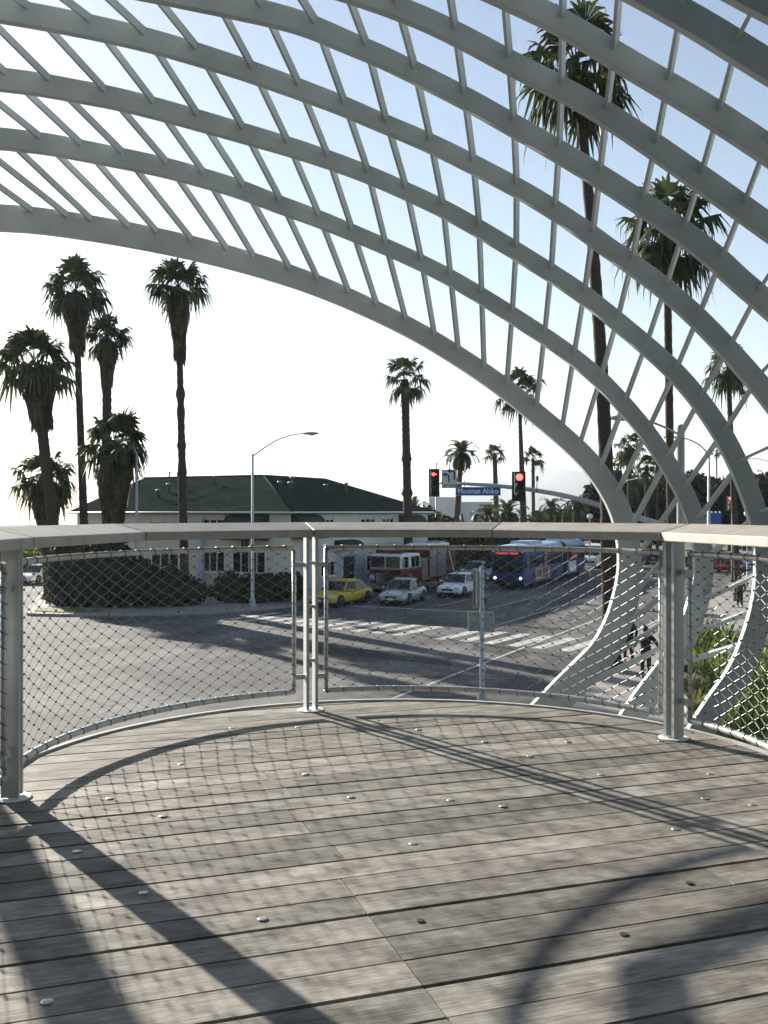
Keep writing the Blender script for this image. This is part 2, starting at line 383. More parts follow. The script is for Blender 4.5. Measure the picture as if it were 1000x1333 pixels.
def dk(x, y):
    p = gnd(x, y, ZD); return p
proto = None
for (x, y) in [(100,1109),(187,1163),(342,1197),(61,1305),(538,1099),(143,1040),(212,1063),(457,1038),(587,1042),(655,1050),(880,1080),(918,1040),(783,1009),(925,1008),(631,966),(740,966),(398,1008),(236,995),(388,947),(302,948),(980,1048),(545,950),(690,985),(860,965)]:
    p = dk(x, y)
    if proto is None:
        m_ = MB()
        m_.lathe([(.0155,.0012),(.0155,.0025),(.013,.0036),(.005,.004)], n=16)
        proto = m_.build('deck_stud', M['stud']); o = proto
        tag(o, 'small round shiny steel stud set into the grey deck boards', 'deck stud', 'steel studs in the deck')
    else:
        o = proto.copy(); COL.objects.link(o)
    o.location = p
proto = None
for (x, y) in [(547,1199),(897,1150),(812,1217)]:
    if proto is None:
        m_ = MB(); m_.lathe([(.0115,.0015),(.013,.0028),(.010,.0030),(.004,.0020)], n=14); proto = m_.build('deck_socket', M['hole']); o = proto
        tag(o, 'small dark empty stud hole in the grey deck boards', 'stud hole', 'empty stud holes in the deck')
    else: o = proto.copy(); COL.objects.link(o)
    o.location = dk(x, y)

# ------------------------------------------------------------------ the railing
def pol(a, r): return Vector((CX+r*math.cos(R(a)), CY+r*math.sin(R(a)), 0))
rail = thing('railing', (CX, CY, ZD), 'curved steel railing with cable net panels and a flat weathered wood handrail round the deck', 'railing')
PATH = [Vector((-1.53,-2.6,0)), Vector((-1.525,1.4,0)), pol(187,1.66), pol(148,1.70), pol(109,1.69), pol(70,1.69), pol(31,1.67), pol(-8,1.67), Vector((1.80,1.2,0)), Vector((1.82,-2.6,0))]
# handrail boards, mitred at each corner, tipped towards the deck
def offs(i, d):
    p = PATH[i]
    t0 = (PATH[i]-PATH[i-1]).normalized() if i > 0 else (PATH[1]-PATH[0]).normalized()
    t1 = (PATH[i+1]-PATH[i]).normalized() if i < len(PATH)-1 else t0
    n0 = Vector((-t0.y, t0.x, 0)); n1 = Vector((-t1.y, t1.x, 0))
    b = (n0+n1).normalized(); return p+b*(d/max(.3, b.dot(n0)))
RW = .105; ZI, ZO = 1.078, 1.122; TH = .042
for i in range(len(PATH)-1):
    mb = MB(); mb.t = random.random()
    t = (PATH[i+1]-PATH[i]).normalized()*.0022
    secs = []
    for j, e in ((i, t), (i+1, -t)):
        o_, i_ = offs(j, RW)+e, offs(j, -RW)+e
        secs.append([Vector((i_.x, i_.y, ZD+ZI)), Vector((i_.x, i_.y, ZD+ZI-.004-TH)), Vector((o_.x, o_.y, ZD+ZO-TH)), Vector((o_.x, o_.y, ZD+ZO))])
    mb.loft(secs, smooth=False)
    ob = mb.build('handrail_board', M['railwood'], rail, world=True)
    bv = ob.modifiers.new('bevel', 'BEVEL'); bv.width = .005; bv.segments = 2
def post(c, radial):
    tg = Vector((-radial.y, radial.x, 0))
    m_ = MB()
    for s_ in (-1, 1):
        p = c+tg*s_*.027
        m_.bar(p+Vector((0,0,ZD+.012)), p+Vector((0,0,ZD+1.058)), .072, .018, radial)
    m_.bar(c-radial*.04+Vector((0,0,ZD+1.05)), c+radial*.04+Vector((0,0,ZD+1.05)), .09, .012, tg)
    for z in (.30, .62, .88): m_.bar(c+tg*-.03+Vector((0,0,ZD+z)), c+tg*.03+Vector((0,0,ZD+z)), .02, .02, radial)
    o = m_.build('post', M['post'], rail, world=True)
    b = MB(); b.lathe([(.078,.0015),(.078,.005),(.074,.007)], c=(c.x, c.y, ZD), n=28)
    p_ = b.build('base_plate', M['white']); p_.parent = o; p_.matrix_parent_inverse = Matrix.Translation((0,0,0))
    o.matrix_parent_inverse = Matrix.Translation(-Vector(rail.location))
    return o
POSTS = [(Vector((-1.525,1.4,0)), Vector((-1,0,0))), (pol(187,1.65), (pol(187,1)-pol(0,0)).normalized()), (pol(109,1.65), (pol(109,1)-pol(0,0)).normalized()),
         (pol(31,1.65), (pol(31,1)-pol(0,0)).normalized()), (Vector((1.80,1.2,0)), Vector((1,0,0)))]
for c, r in POSTS: post(c, r)
# net panels
def arc(a0, a1, r, n=26): return [pol(a0+(a1-a0)*i/n, r) for i in range(n+1)]
def line(a, b, n=20): return [a.lerp(b, i/n) for i in range(n+1)]
def panel(path, name='net_panel'):
    # arc-length table
    L = [0.0]
    for a, b in zip(path, path[1:]): L.append(L[-1]+(b-a).length)
    T = L[-1]
    def P(s_, z):
        s_ = max(0, min(T, s_))
        for i in range(len(L)-1):
            if s_ <= L[i+1]+1e-9:
                p = path[i].lerp(path[i+1], (s_-L[i])/(L[i+1]-L[i])); return Vector((p.x, p.y, ZD+z))
    z0, z1 = .112, .968
    fr = MB()
    nn = len(path)
    loop = [Vector((p.x, p.y, ZD+z0)) for p in path]+[Vector((p.x, p.y, ZD+z1)) for p in reversed(path)]
    fr.tube([P(0,z0), *[Vector((p.x, p.y, ZD+z0)) for p in path], P(T,z0)], .0165, 10)
    fr.tube([P(0,z1), *[Vector((p.x, p.y, ZD+z1)) for p in path], P(T,z1)], .0150, 10)
    fr.tube([P(0,z0-.005), P(0,z1+.005)], .0125, 10); fr.tube([P(T,z0-.005), P(T,z1+.005)], .0125, 10)
    fo = fr.build('net_panel', M['tubeframe'], rail, world=True)
    # brackets to the posts
    br = MB()
    for s_, d in ((0, -1), (T, 1)):
        e = P(s_, 0); q = P(.03, 0) if s_ == 0 else P(T-.03, 0); dirv = (e-q).normalized()
        for z in (.20, .87):
            bq = MB(); a = P(s_, z); bq.bar(a-dirv*.012, a+dirv*.06, .028, .020, (0,0,1)); bo = bq.build('bracket', M['post'], None); bo.parent = fo
    # the net: zigzag cables
    hx, hz = .0525, .0305
    net = MB(); kn = MB(); kn = net
    cols = max(2, round(T/(hx))); hx = T/cols
    rows = round((z1-z0)/hz); hz = (z1-z0)/rows
    rad = .00125
    def seg(a, b):
        net.mi = 0
        d = (b-a).normalized(); u = d.cross(Vector((0,0,1))).normalized(); v = d.cross(u)
        A = [net.vert(a+(u*math.cos(q)+v*math.sin(q))*rad) for q in (0.5, 2.6, 4.7)]; B = [net.vert(b+(u*math.cos(q)+v*math.sin(q))*rad) for q in (0.5, 2.6, 4.7)]
        for k in range(3): net.face((A[k], A[(k+1)%3], B[(k+1)%3], B[k]))
    rg = random.Random(5)
    J = {}
    for i in range(cols+1):
        for j in range(rows+1):
            if (i+j) % 2: continue
            jx = rg.uniform(-.004,.004) if 0 < i < cols else 0; jz = rg.uniform(-.003,.003) if 0 < j < rows else 0
            J[i,j] = P(i*hx+jx, z0+j*hz+jz)
    for (i, j), p in J.items():
        for d in (1, -1):
            q = J.get((i+1, j+d))
            if q is not None: seg(p, q)
        if 0 < i < cols and 0 < j < rows:
            net.mi = 1; net.box(p, (.0084, .0084, .0084), rz=.6)
        elif j in (0, rows):
            # lashing round the tube
            net.mi = 1
            t = (P(i*hx+.01, 0)-P(i*hx-.01, 0)).normalized(); nrm = Vector((-t.y, t.x, 0))
            rr = .0185
            pr = [p+t*(k/8-.5)*.03+nrm*math.cos(2*math.pi*k/8)*rr+Vector((0,0,math.sin(2*math.pi*k/8)*rr)) for k in range(9)]
            net.tube(pr, .0022, 4, caps=False)
        else:
            net.mi = 1; t = (P(.03,0)-P(0,0)).normalized(); nrm = Vector((-t.y, t.x, 0)); rr = .0145
            pr = [p+Vector((0,0,(k/8-.5)*.03))+nrm*math.cos(2*math.pi*k/8)*rr+t*math.sin(2*math.pi*k/8)*rr for k in range(9)]
            net.tube(pr, .0018, 4, caps=False)
    no = net.build('cable_net', [M['wire'], M['knot']], None, normals=False); no.parent = fo
G = 3.4
panel(arc(187-G, 109+G, 1.665)); panel(arc(109-G, 31+G, 1.665))
panel(arc(31-G, -8, 1.665, 14)+line(pol(-8,1.665), Vector((1.815,1.3,0)))[1:])
panel(line(Vector((-1.545,1.5,0)), pol(190.6,1.66)))

# ------------------------------------------------------------------ the lattice shell
DK0 = [6.9, 6.0, 5.2, 4.5, 3.9, 3.35, 2.85, 2.4, 2.0]
DK = [6.9, 6.4, 5.92, 5.47, 5.05, 4.66, 4.3, 3.96, 3.64]
TR = [
 [(0,265),(40,268),(90,275),(150,285),(205,296),(250,306),(310,322),(380,344),(430,363),(500,395),(550,420),(600,450),(650,483),(700,522),(750,564),(780,593),(803,625),(817,650),(828,680),(834,705),(837,735),(836,757),(832,782),(824,813),(812,843),(795,869),(776,889),(752,912),(735,930)],
 [(0,165),(60,172),(110,182),(165,193),(220,205),(265,218),(320,235),(360,252),(410,270),(460,291),(500,308),(560,335),(600,356),(650,386),(680,405),(720,431),(750,452),(790,485),(820,517),(850,552),(873,585),(893,618),(906,642),(916,668),(925,694),(929.5,722),(929,755),(924,784),(916,812),(905,842),(891,867),(868,900),(845,930)],
 [(0,87),(50,93),(100,103),(140,110),(200,125),(250,139),(310,157),(380,178),(430,195),(480,214),(530,236),(580,259),(630,287),(680,317),(720,342),(765,371),(807,404),(847,437),(887,472),(920,510),(950,552),(972,594),(986,627),(998,660),(1007,700),(1011,740),(1010,775),(1005,805),(996,838),(984,872),(968,902),(946,931)],
 [(0,-5),(40,2),(120,18),(200,37),(250,52),(320,75),(390,101),(450,124),(500,147),(560,171),(622,202),(680,232),(725,259),(776,293),(800,311),(828,330),(872,362),(917,401),(955,440),(975,462),(1000,490)],
 [(342,-2),(400,14),(450,37),(500,58),(545,80),(610,112),(675,149),(730,180),(785,213),(840,248),(890,282),(946,324),(970,348),(1000,373)],
 [(540,0),(587,22),(625,41),(667,64),(735,98),(790,128),(860,174),(918,214),(972,252),(1000,272)],
 [(715,0),(736,10),(802,50),(873,91),(937,128),(1000,170)],
 [(905,0),(965,37),(1000,59)],
 [(1000,-15)],
]
LOW = [
 [(.9,-1.85),(.2,-2.3),(-1,-2.65),(-2.4,-2.4),(-3.3,-1.7),(-3.75,-.8),(-4.10,0),(-4.29,.42),(-4.57,1.0),(-4.5,1.6),(-4.1,2.03),(-3.5,2.2)],
 [(1.45,-1.6),(.9,-2.1),(.1,-2.45),(-1,-2.75),(-2.5,-2.5),(-3.5,-1.8),(-4.1,-.8),(-4.45,.3),(-4.6,1.1),(-4.4,1.8),(-3.9,2.25),(-3.2,2.44)],
 [(1.62,-1.5),(1.05,-2.05),(.2,-2.45),(-1,-2.8),(-2.6,-2.5),(-3.6,-1.8),(-4.2,-.8),(-4.6,.3),(-4.75,1.2),(-4.5,1.95),(-3.9,2.4),(-3.0,2.5)],
 [(2.0,.37),(2.2,-.05),(2.28,-.5),(2.2,-.95),(2.05,-1.35),(1.7,-1.8),(1.1,-2.2),(.2,-2.5),(-1,-2.85),(-2.6,-2.6),(-3.6,-1.9),(-4.3,-.8),(-4.75,.3),(-4.85,1.2),(-4.5,2.0),(-3.8,2.42),(-2.8,2.54)],
 [(1.9,.6),(2.2,.2),(2.4,-.25),(2.42,-.7),(2.3,-1.15),(1.9,-1.75),(1.2,-2.2),(.2,-2.6),(-1,-2.9),(-2.6,-2.6),(-3.6,-1.9),(-4.4,-.8),(-4.85,.4),(-4.8,1.4),(-4.2,2.15),(-3.2,2.42),(-2.2,2.4),(-1.2,2.24)],
 [(1.75,.75),(2.15,.35),(2.42,-.1),(2.5,-.6),(2.35,-1.15),(1.95,-1.7),(1.2,-2.2),(.2,-2.6),(-1,-2.9),(-2.6,-2.6),(-3.6,-1.9),(-4.4,-.8),(-4.8,.4),(-4.6,1.5),(-3.9,2.1),(-2.8,2.33),(-1.6,2.23),(-.6,2.02)],
 [(1.6,.82),(2.1,.4),(2.4,-.05),(2.5,-.6),(2.35,-1.15),(1.95,-1.7),(1.2,-2.2),(.2,-2.6),(-1,-2.9),(-2.6,-2.6),(-3.6,-1.9),(-4.4,-.8),(-4.8,.4),(-4.5,1.5),(-3.6,2.1),(-2.3,2.25),(-1,2.05),(0,1.74)],
 [(1.5,.83),(2.05,.42),(2.4,-.05),(2.5,-.6),(2.35,-1.15),(1.95,-1.7),(1.2,-2.2),(.2,-2.6),(-1,-2.9),(-2.6,-2.6),(-3.6,-1.9),(-4.4,-.8),(-4.8,.4),(-4.5,1.5),(-3.6,2.05),(-2.2,2.2),(-.8,1.92),(.2,1.56)],
 [(1.4,.83),(2.0,.42),(2.4,-.05),(2.5,-.6),(2.35,-1.15),(1.95,-1.7),(1.2,-2.2),(.2,-2.6),(-1,-2.9),(-2.6,-2.6),(-3.6,-1.9),(-4.4,-.8),(-4.8,.4),(-4.5,1.5),(-3.6,2.0),(-2.2,2.1),(-.8,1.85),(.2,1.45)],
]
def catmull(pts, step=4):
    out = []; n = len(pts)
    for i in range(n):
        p0, p1, p2, p3 = pts[i-1], pts[i], pts[(i+1)%n], pts[(i+2)%n]
        # centripetal-ish tangents
        d1 = max(1e-4, (p2-p1).length); d0 = max(1e-4, (p1-p0).length); d2 = max(1e-4, (p3-p2).length)
        m1 = ((p1-p0)/d0*d1 + (p2-p1)/d1*d0)/(d0+d1)*d1 if True else None
        m2 = ((p2-p1)/d1*d2 + (p3-p2)/d2*d1)/(d1+d2)*d1
        for k in range(step):
            t = k/step
            out.append(p1*(2*t**3-3*t**2+1)+m1*(t**3-2*t**2+t)+p2*(-2*t**3+3*t**2)+m2*(t**3-t**2))
    return out
RINGS = []
for k in range(9):
    D = DK[k]
    pts = [Vector(((x-500)/F*D, (666.5-y)/F*D)) for x, y in TR[k]]+[Vector(p)*(DK[k]/DK0[k]) for p in LOW[k]]
    c = catmull(pts, 5)
    # even out the pixel-level jitter of the control points
    for _ in range(9):
        c = [(c[i-1]+c[i]*2+c[(i+1)%len(c)])/4 for i in range(len(c))]
    RINGS.append(c)
shell = thing('lattice_canopy', (-1.0, 4.5, ZD), 'pale grey steel lattice canopy of curved ribs and slim struts arching over the deck', 'canopy')
def frame2(c, i):
    n = len(c)
    t = (c[(i+2)%n]-c[i-2]).normalized(); nr = Vector((t.y, -t.x)); cen = Vector((-1.0, -.1))
    if nr.dot(cen-c[i]) > 0: nr = -nr
    return t, nr            # tangent and outward normal in the ring's plane
WID = [.152, .114, .112, .110, .116, .112, .114, .116, .116]      # radial face width of each rib
DEP = [.092, .066, .060, .058, .055, .054, .052, .050, .050]      # depth of each rib
def width(k, p):
    px = 500+p.x/DK[k]*F
    if p.y < -.05: f = 1.0+.38*min(1, max(0, (-.05-p.y)/1.2))
    else:
        tb = [(-400,1.2),(0,1.2),(250,1.08),(500,.88),(750,.93),(950,1.04),(1200,1.05)]
        px = min(1199, max(-399, px))
        for (x0, f0), (x1, f1) in zip(tb, tb[1:]):
            if x0 <= px <= x1: f = f0+(f1-f0)*(px-x0)/(x1-x0); break
    return WID[k]*f
for k in range(9):
    c = RINGS[k]; D = DK[k]; mb = MB(); sec = []
    ws = [width(k, p) for p in c]
    for _ in range(6): ws = [(ws[i-1]+ws[i]*2+ws[(i+1)%len(ws)])/4 for i in range(len(ws))]
    for i in range(len(c)):
        t, nr = frame2(c, i)
        U = Vector((c[i].x, D, H+c[i].y)); n3 = Vector((nr.x, 0, nr.y))
        fd = Vector((0, .06, 0))-n3*.998; bk = (Vector((0, .998, 0))+n3*.06)*DEP[k]
        sec.append([U, U+fd*ws[i], U+fd*ws[i]+bk, U+bk])
    rings = [[mb.vert(p) for p in s_] for s_ in sec]
    n = len(rings)
    for i in range(n):
        A, B = rings[i], rings[(i+1)%n]
        for q in range(4): mb.face((A[q], A[(q+1)%4], B[(q+1)%4], B[q]))
    ob = mb.build('rib', M['steel'], shell, world=True)
    bv = ob.modifiers.new('bevel', 'BEVEL'); bv.width = .004; bv.segments = 2; bv.limit_method = 'ANGLE'; bv.angle_limit = R(50)
def near(k, x, y=None):
    c = RINGS[k]; D = DK[k]; best = None; bi = 0
    for i, p in enumerate(c):
        px = 500+p.x/D*F; py = 666.5-p.y/D*F
        if y is None:
            if py > 690 or (k > 2 and p.x > 2.9) or p.y < .1: continue
            e = abs(px-x)
        else: e = math.hypot(px-x, py-y)
        if best is None or e < best: best = e; bi = i
    # refine between neighbours
    p = c[bi]
    for j in (bi-1, (bi+1)%len(c)):
        for q in range(1, 8):
            r_ = c[bi].lerp(c[j], q/8); px = 500+r_.x/D*F; py = 666.5-r_.y/D*F
            e = abs(px-x) if y is None else math.hypot(px-x, py-y)
            if e < best: best = e; p = r_
    t, nr = frame2(c, bi)
    return Vector((p.x, D, H+p.y)), Vector((nr.x, 0, nr.y)), Vector((t.x, 0, t.y))
# each strut runs over several ribs; photograph x of its joint on ribs 1, 2, 3 ...
MER = [
 [42,-110,-260],[87,-58,-205,-420],[118,-3,-120,-300],[168,51,-62,-205,-430],[205,105,6,-120,-300],[250,160,64,-42,-205,-420],[296,217,136,38,-90,-290],[332,265,200,119,0,-150],
 [378,318,257,189,95,-30,-220],[415,366,316,257,185,80,-60],[455,416,375,329,275,200,90],[492,460,427,390,342,285,205,80],[530,503,480,450,412,365,310,215],[568,550,530,505,479,445,405,345],
 [599,589,579,562,542,518,490,450,395],[633,629,626,619,607,595,580,560,530],[663,670,675,675,672,666,660,650,640],[702,712,721,726,731,735,736,737,740],[735,751,765,776,785,794,804,815,830],
 [759,787,809,827,842,860,875,892,915],[787,819,847,872,897,919,942,967,1000],[809,850,886,916,946,975,1005,1042,1090],
 [(831,680),876,919,957,995,1040,1090,1150],[(837,722),(900,627),950,994,1052,1120,1200],[(836,768),(916,670),(972,595),1050],[(826,812),(928,722),(998,662),1120],[(806,852),(926,780),(1011,738)],[(776,889),(913,825),(1008,785)],[None,(893,866),(998,832)],
]
for mlist in MER:
    pts = []
    for k, e in enumerate(mlist):
        if e is None: continue
        x, y = e if isinstance(e, tuple) else (e, None)
        pts.append(near(k, x, y))
    if len(pts) < 2: continue
    mb = MB(); W_, T_ = .017, .044
    rings = []
    for p, o3, tg in pts:
        c0 = p-o3*.024
        rings.append([mb.vert(c0+tg*a*W_/2+o3*b*T_/2) for a, b in ((-1,-1),(1,-1),(1,1),(-1,1))])
    for A, B in zip(rings, rings[1:]):
        for q in range(4): mb.face((A[q], A[(q+1)%4], B[(q+1)%4], B[q]))
    mb.face(rings[0]); mb.face(list(reversed(rings[-1])))
    mb.build('strut', M['steel'], shell, world=True)
# ------------------------------------------------------------------ ground, road, pavements
mb = MB()
def grid(mb, x0, x1, y0, y1, nx, ny, z):
    g = [[mb.vert((x0+(x1-x0)*i/nx, y0+(y1-y0)*j/ny, z)) for i in range(nx+1)] for j in range(ny+1)]
    for j in range(ny):
        for i in range(nx): mb.face((g[j][i], g[j][i+1], g[j+1][i+1], g[j+1][i]))
grid(mb, -260, 420, -40, 420, 4, 4, 0)
tag(mb.build('road', M['asphalt']), kind='structure')
dA = Vector((.454, .891)); dP = Vector((.891, -.454))
def A(o, s, t=0, z=0.0): return Vector((o[0]+dA.x*s+dP.x*t, o[1]+dA.y*s+dP.y*t, z))
def slab(name, poly, m, h=.13, edge=True):
    mb = MB(); mb.prism(poly, 0.0-.3, h); ob = mb.build(name, m); tag(ob, kind='structure')
    if edge:
        kb = MB(); n = len(poly)
        c = Vector((sum(p[0] for p in poly)/n, sum(p[1] for p in poly)/n))
        q = [Vector((p[0], p[1])) for p in poly]
        area = sum(q[i].x*q[(i+1)%n].y-q[(i+1)%n].x*q[i].y for i in range(n)); sg = 1 if area > 0 else -1
        for i in range(n):
            a, b = q[i], q[(i+1)%n]; d = (b-a).normalized(); nr = Vector((d.y, -d.x))*sg
            kb.prism([(a-d*.0).to_tuple(), b.to_tuple(), (b+nr*.16+d*.02).to_tuple(), (a+nr*.16-d*.02).to_tuple()] if sg > 0 else [(a+nr*.16-d*.02).to_tuple(), (b+nr*.16+d*.02).to_tuple(), b.to_tuple(), a.to_tuple()], -.3, h+.012+.0003*i)
        tag(kb.build('kerb', M['kerb']), kind='structure')
    return ob
# left block: corner with hedge and motel
LB = [(-18.8,51.0),(-17,50.6),(-13,50.8),(-10,51.6),(-8,52.8),(-5.9,55.0),(-3.4,58.6),(-1.4,62.4),(22,108.5),(-8,124),(-27.2,78),(-23.2,66),(-19.9,54.2)]
slab('pavement', LB, M['concrete'])
# right pavement by the deck
RB = [(3.0,8),(4.2,24),(5.1,28.8),(6.6,33.6),(8.0,37.6),(9.2,39.6),(10.6,41.6),(46,111),(75,96),(60,8)]
slab('pavement', RB, M['concrete'])
# far side of the left street
slab('pavement', [(-70,70),(-28,70.5),(-27.6,71.6),(-30,120),(-90,120)], M['concrete'])
# lawns and beds
mb = MB(); mb.prism([(-60,71.2),(-28.6,71.4),(-28.6,72.6),(-60,73)], .1, .16); tag(mb.build('grass', M['grass']), kind='stuff')
mb = MB(); mb.prism([(-18.9,51.9),(-17.5,51.3),(-15.2,51.4),(-15.5,52.8),(-19.3,53.6)], .12, .17); tag(mb.build('grass', M['grass']), kind='stuff')
mb = MB(); mb.prism([(25,118),(60,100),(75,128),(40,150)], .1, .16); tag(mb.build('grass', M['grass']), kind='stuff')
bed = [(9.2,29.4),(10.4,34),(12.2,39.5),(14.5,42.8),(17.4,43),(24,40),(24,12),(6.2,12),(7.3,22)]
slab('garden_bed', bed, M['soil'], h=.18, edge=True)
# painted markings, 4 mm over the asphalt
mk = MB()
def stripe(a, b, wd, z=.004):
    a = Vector((a[0], a[1])); b = Vector((b[0], b[1])); d = (b-a).normalized(); n_ = Vector((-d.y, d.x))*wd/2
    mk.poly([(a.x-n_.x, a.y-n_.y, z), (b.x-n_.x, b.y-n_.y, z), (b.x+n_.x, b.y+n_.y, z), (a.x+n_.x, a.y+n_.y, z)])
cw0 = Vector((-6.9, 50.7)); cw1 = Vector((8.6, 39.2)); cd = (cw1-cw0).normalized(); L_ = (cw1-cw0).length
bd = Vector((.54, .842))
t = 0.0
while t < L_:
    if not (11.1 < t < 12.4):
        p = cw0+cd*t; stripe(p-bd*1.9, p+bd*2.0, .55)
    t += 1.17
LC = A((.11,28.0), 0)
stripe(A(LC,-14), A(LC,23.5), .13, .008)
stripe(A((8.37,52.3),-7), A((8.37,52.3),5), .13, .008)
for off_ in (-3.2, -6.4): stripe(A((8.37,52.3), 1, off_), A((8.37,52.3), 10, off_), .12)
stripe(A((8.37,52.3), 6, .35), A((8.37,52.3), 60, .35), .12)
stripe(A((8.37,52.3), 6, .05), A((8.37,52.3), 60, .05), .12)
stripe(Vector((-2.6,56.6))+dP*.4, Vector((-2.6,56.6))+dP*9.2, .32)
for q in range(7): stripe((-22-8*q, 61.5-.2*q), (-25-8*q, 61.6-.2*q), .12)
tag(mk.build('road_markings', M['paint']), kind='structure')
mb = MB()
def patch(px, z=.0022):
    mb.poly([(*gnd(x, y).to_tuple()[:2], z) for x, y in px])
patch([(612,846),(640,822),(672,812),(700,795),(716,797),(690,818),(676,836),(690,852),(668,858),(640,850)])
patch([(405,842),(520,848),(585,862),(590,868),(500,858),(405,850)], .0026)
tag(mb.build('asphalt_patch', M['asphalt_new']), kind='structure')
mb = MB(); mb.poly([(-30000,300,-9),(30000,300,-9),(30000,40000,-9),(-30000,40000,-9)])
sea = mat('sea_water', (.03,.05,.06), .12, 0, .1, .02, .2, .3); tag(mb.build('ocean', sea), kind='structure')
# far hills
def ridge(name, D, prof, depth):
    mb = MB(); rows = []
    xs = []
    for (x0, y0), (x1, y1) in zip(prof, prof[1:]):
        n_ = max(2, int(abs(x1-x0)/6))
        for i in range(n_): xs.append((x0+(x1-x0)*i/n_, y0+(y1-y0)*i/n_))
    xs.append(prof[-1])
    for j in range(7):
        f = j/6
        row = []
        for x, y in xs:
            p = at(x, y, D); h = p.z+12
            nn = noise.fractal(Vector((p.x*.0022, j*.6, D*.001)), 1, 2, 5)*.12*h
            z = -12+(h+nn)*math.sin(f*math.pi/2)
            row.append(mb.vert((p.x, D-depth*(1-f)+noise.noise(Vector((p.x*.003, j, 0)))*depth*.08, z)))
        rows.append(row)
    for a, b in zip(rows, rows[1:]):
        for i in range(len(a)-1): mb.face((a[i], a[i+1], b[i+1], b[i]), True)
    tag(mb.build(name, M['hill']), kind='structure')
ridge('hills', 6200, [(430,668),(500,656),(560,647),(600,636),(640,626),(690,611),(720,608),(752,617),(800,632),(850,628),(900,641),(960,650),(1100,640),(1300,655)], 1500)
ridge('hills', 4200, [(820,668),(880,655),(930,652),(962,640),(985,637),(1010,645),(1080,650),(1250,640),(1500,668)], 900)

# ------------------------------------------------------------------ motel
C0 = Vector((-5.8, 59.0)); e1 = Vector((.454, .891)); e2 = Vector((-.891, .454))
EV = 5.52; RZ = 8.05
motel = thing('motel', (C0.x, C0.y, 0.13), 'cream two storey motel with dark green hipped roof, white window frames and green awnings', 'building')
def B(a, b, z=0.0): return Vector((C0.x+e1.x*a+e2.x*b, C0.y+e1.y*a+e2.y*b, z))
Lw = 17.5; Lr = 20.5
plan = [B(0,0), B(Lr,0), B(Lr,12), B(12,12), B(12,Lw), B(0,Lw)]
mb = MB(); mb.prism([(p.x, p.y) for p in plan], .1, EV-.06)
mb.build('wall', M['wall_cream'], motel, world=True)
mb = MB()   # blue-grey ground floor face of the street wing, 3 mm proud
mb.bar(B(1.2,-.0015,1.72), B(Lr+.002,-.0015,1.72), .006, 3.1, (e2.x,e2.y,0)); mb.build('ground_floor_wall', M['wall_blue'], motel, world=True)
mb = MB()
o_ = .45
P_ = lambda a, b, z: B(a, b, z)
v = {n_: p for n_, p in dict(c0=P_(-o_,-o_,EV), c1=P_(Lr+o_,-o_,EV), c2=P_(Lr+o_,12+o_,EV), ci=P_(12+o_,12+o_,EV), c3=P_(12+o_,Lw+o_,EV), c4=P_(-o_,Lw+o_,EV), N=P_(6,6,RZ), R1=P_(6,Lw-.8,RZ), R2=P_(Lr-6,6,RZ)).items()}
for q in ('c0 N R1 c4', 'c0 c1 R2 N', 'c4 R1 c3', 'c3 R1 N ci', 'c1 c2 R2', 'c2 ci N R2'):
    mb.poly([v[i] for i in q.split()])
# soffit + fascia
low = [v[i]-Vector((0,0,.14)) for i in ('c0','c1','c2','ci','c3','c4')]; top = [v[i] for i in ('c0','c1','c2','ci','c3','c4')]
for i in range(6): mb.poly([low[i], low[(i+1)%6], top[(i+1)%6], top[i]])
mb.poly(low)
roof = mb.build('roof', M['roof'], motel, world=True)
def child(mb, name, m, par):
    """a sub-part built in world space: same frame as its parent part"""
    o = mb.build(name, m); o.parent = par
    return o
gut = MB(); gut.tube([v['c4']+Vector((0,0,-.05)), v['c0']+Vector((0,0,-.05)), v['c1']+Vector((0,0,-.05))], .055, 6); child(gut, 'gutter', M['white'], roof)
rn = [v['c4'], v['R1'], v['N'], v['R2']]
rc = MB(); rc.tube([v['R1'], v['N'], v['R2'], v['c1']], .07, 6); rc.tube([v['N'], v['c0']], .06, 6); child(rc, 'ridge_cap', M['roof'], roof)
def roofpt(a, b):
    """on the front slope (a over the eave towards the ridge)"""
    return B(a, b, EV+(a+o_)/(6+o_)*(RZ-EV))
for (a, b, h, r) in [(3.6,11.6,1.0,.05),(3.0,11.9,.5,.10),(2.0,12.0,.45,.10),(3.9,2.3,.5,.1),(3.2,2.0,.4,.1),(5.4,13.8,.5,.05),(4.4,9.0,.5,.06)]:
    p = roofpt(a, b); m_ = MB(); m_.lathe([(r,-.1),(r,h),(r*1.7,h+.02),(r*1.7,h+.1),(r*.4,h+.16)], c=p, n=10); child(m_, 'roof_vent', M['rollup'], roof)
for s_, h in ((3.5,.55),(9.5,.5),(12.5,.7)):
    p = B(s_, 3.0, EV+(3+o_)/(6+o_)*(RZ-EV)); m_ = MB(); m_.lathe([(.09,-.1),(.09,h),(.16,h+.02),(.16,h+.12)], c=p, n=10); child(m_, 'roof_vent', M['rollup'], roof)
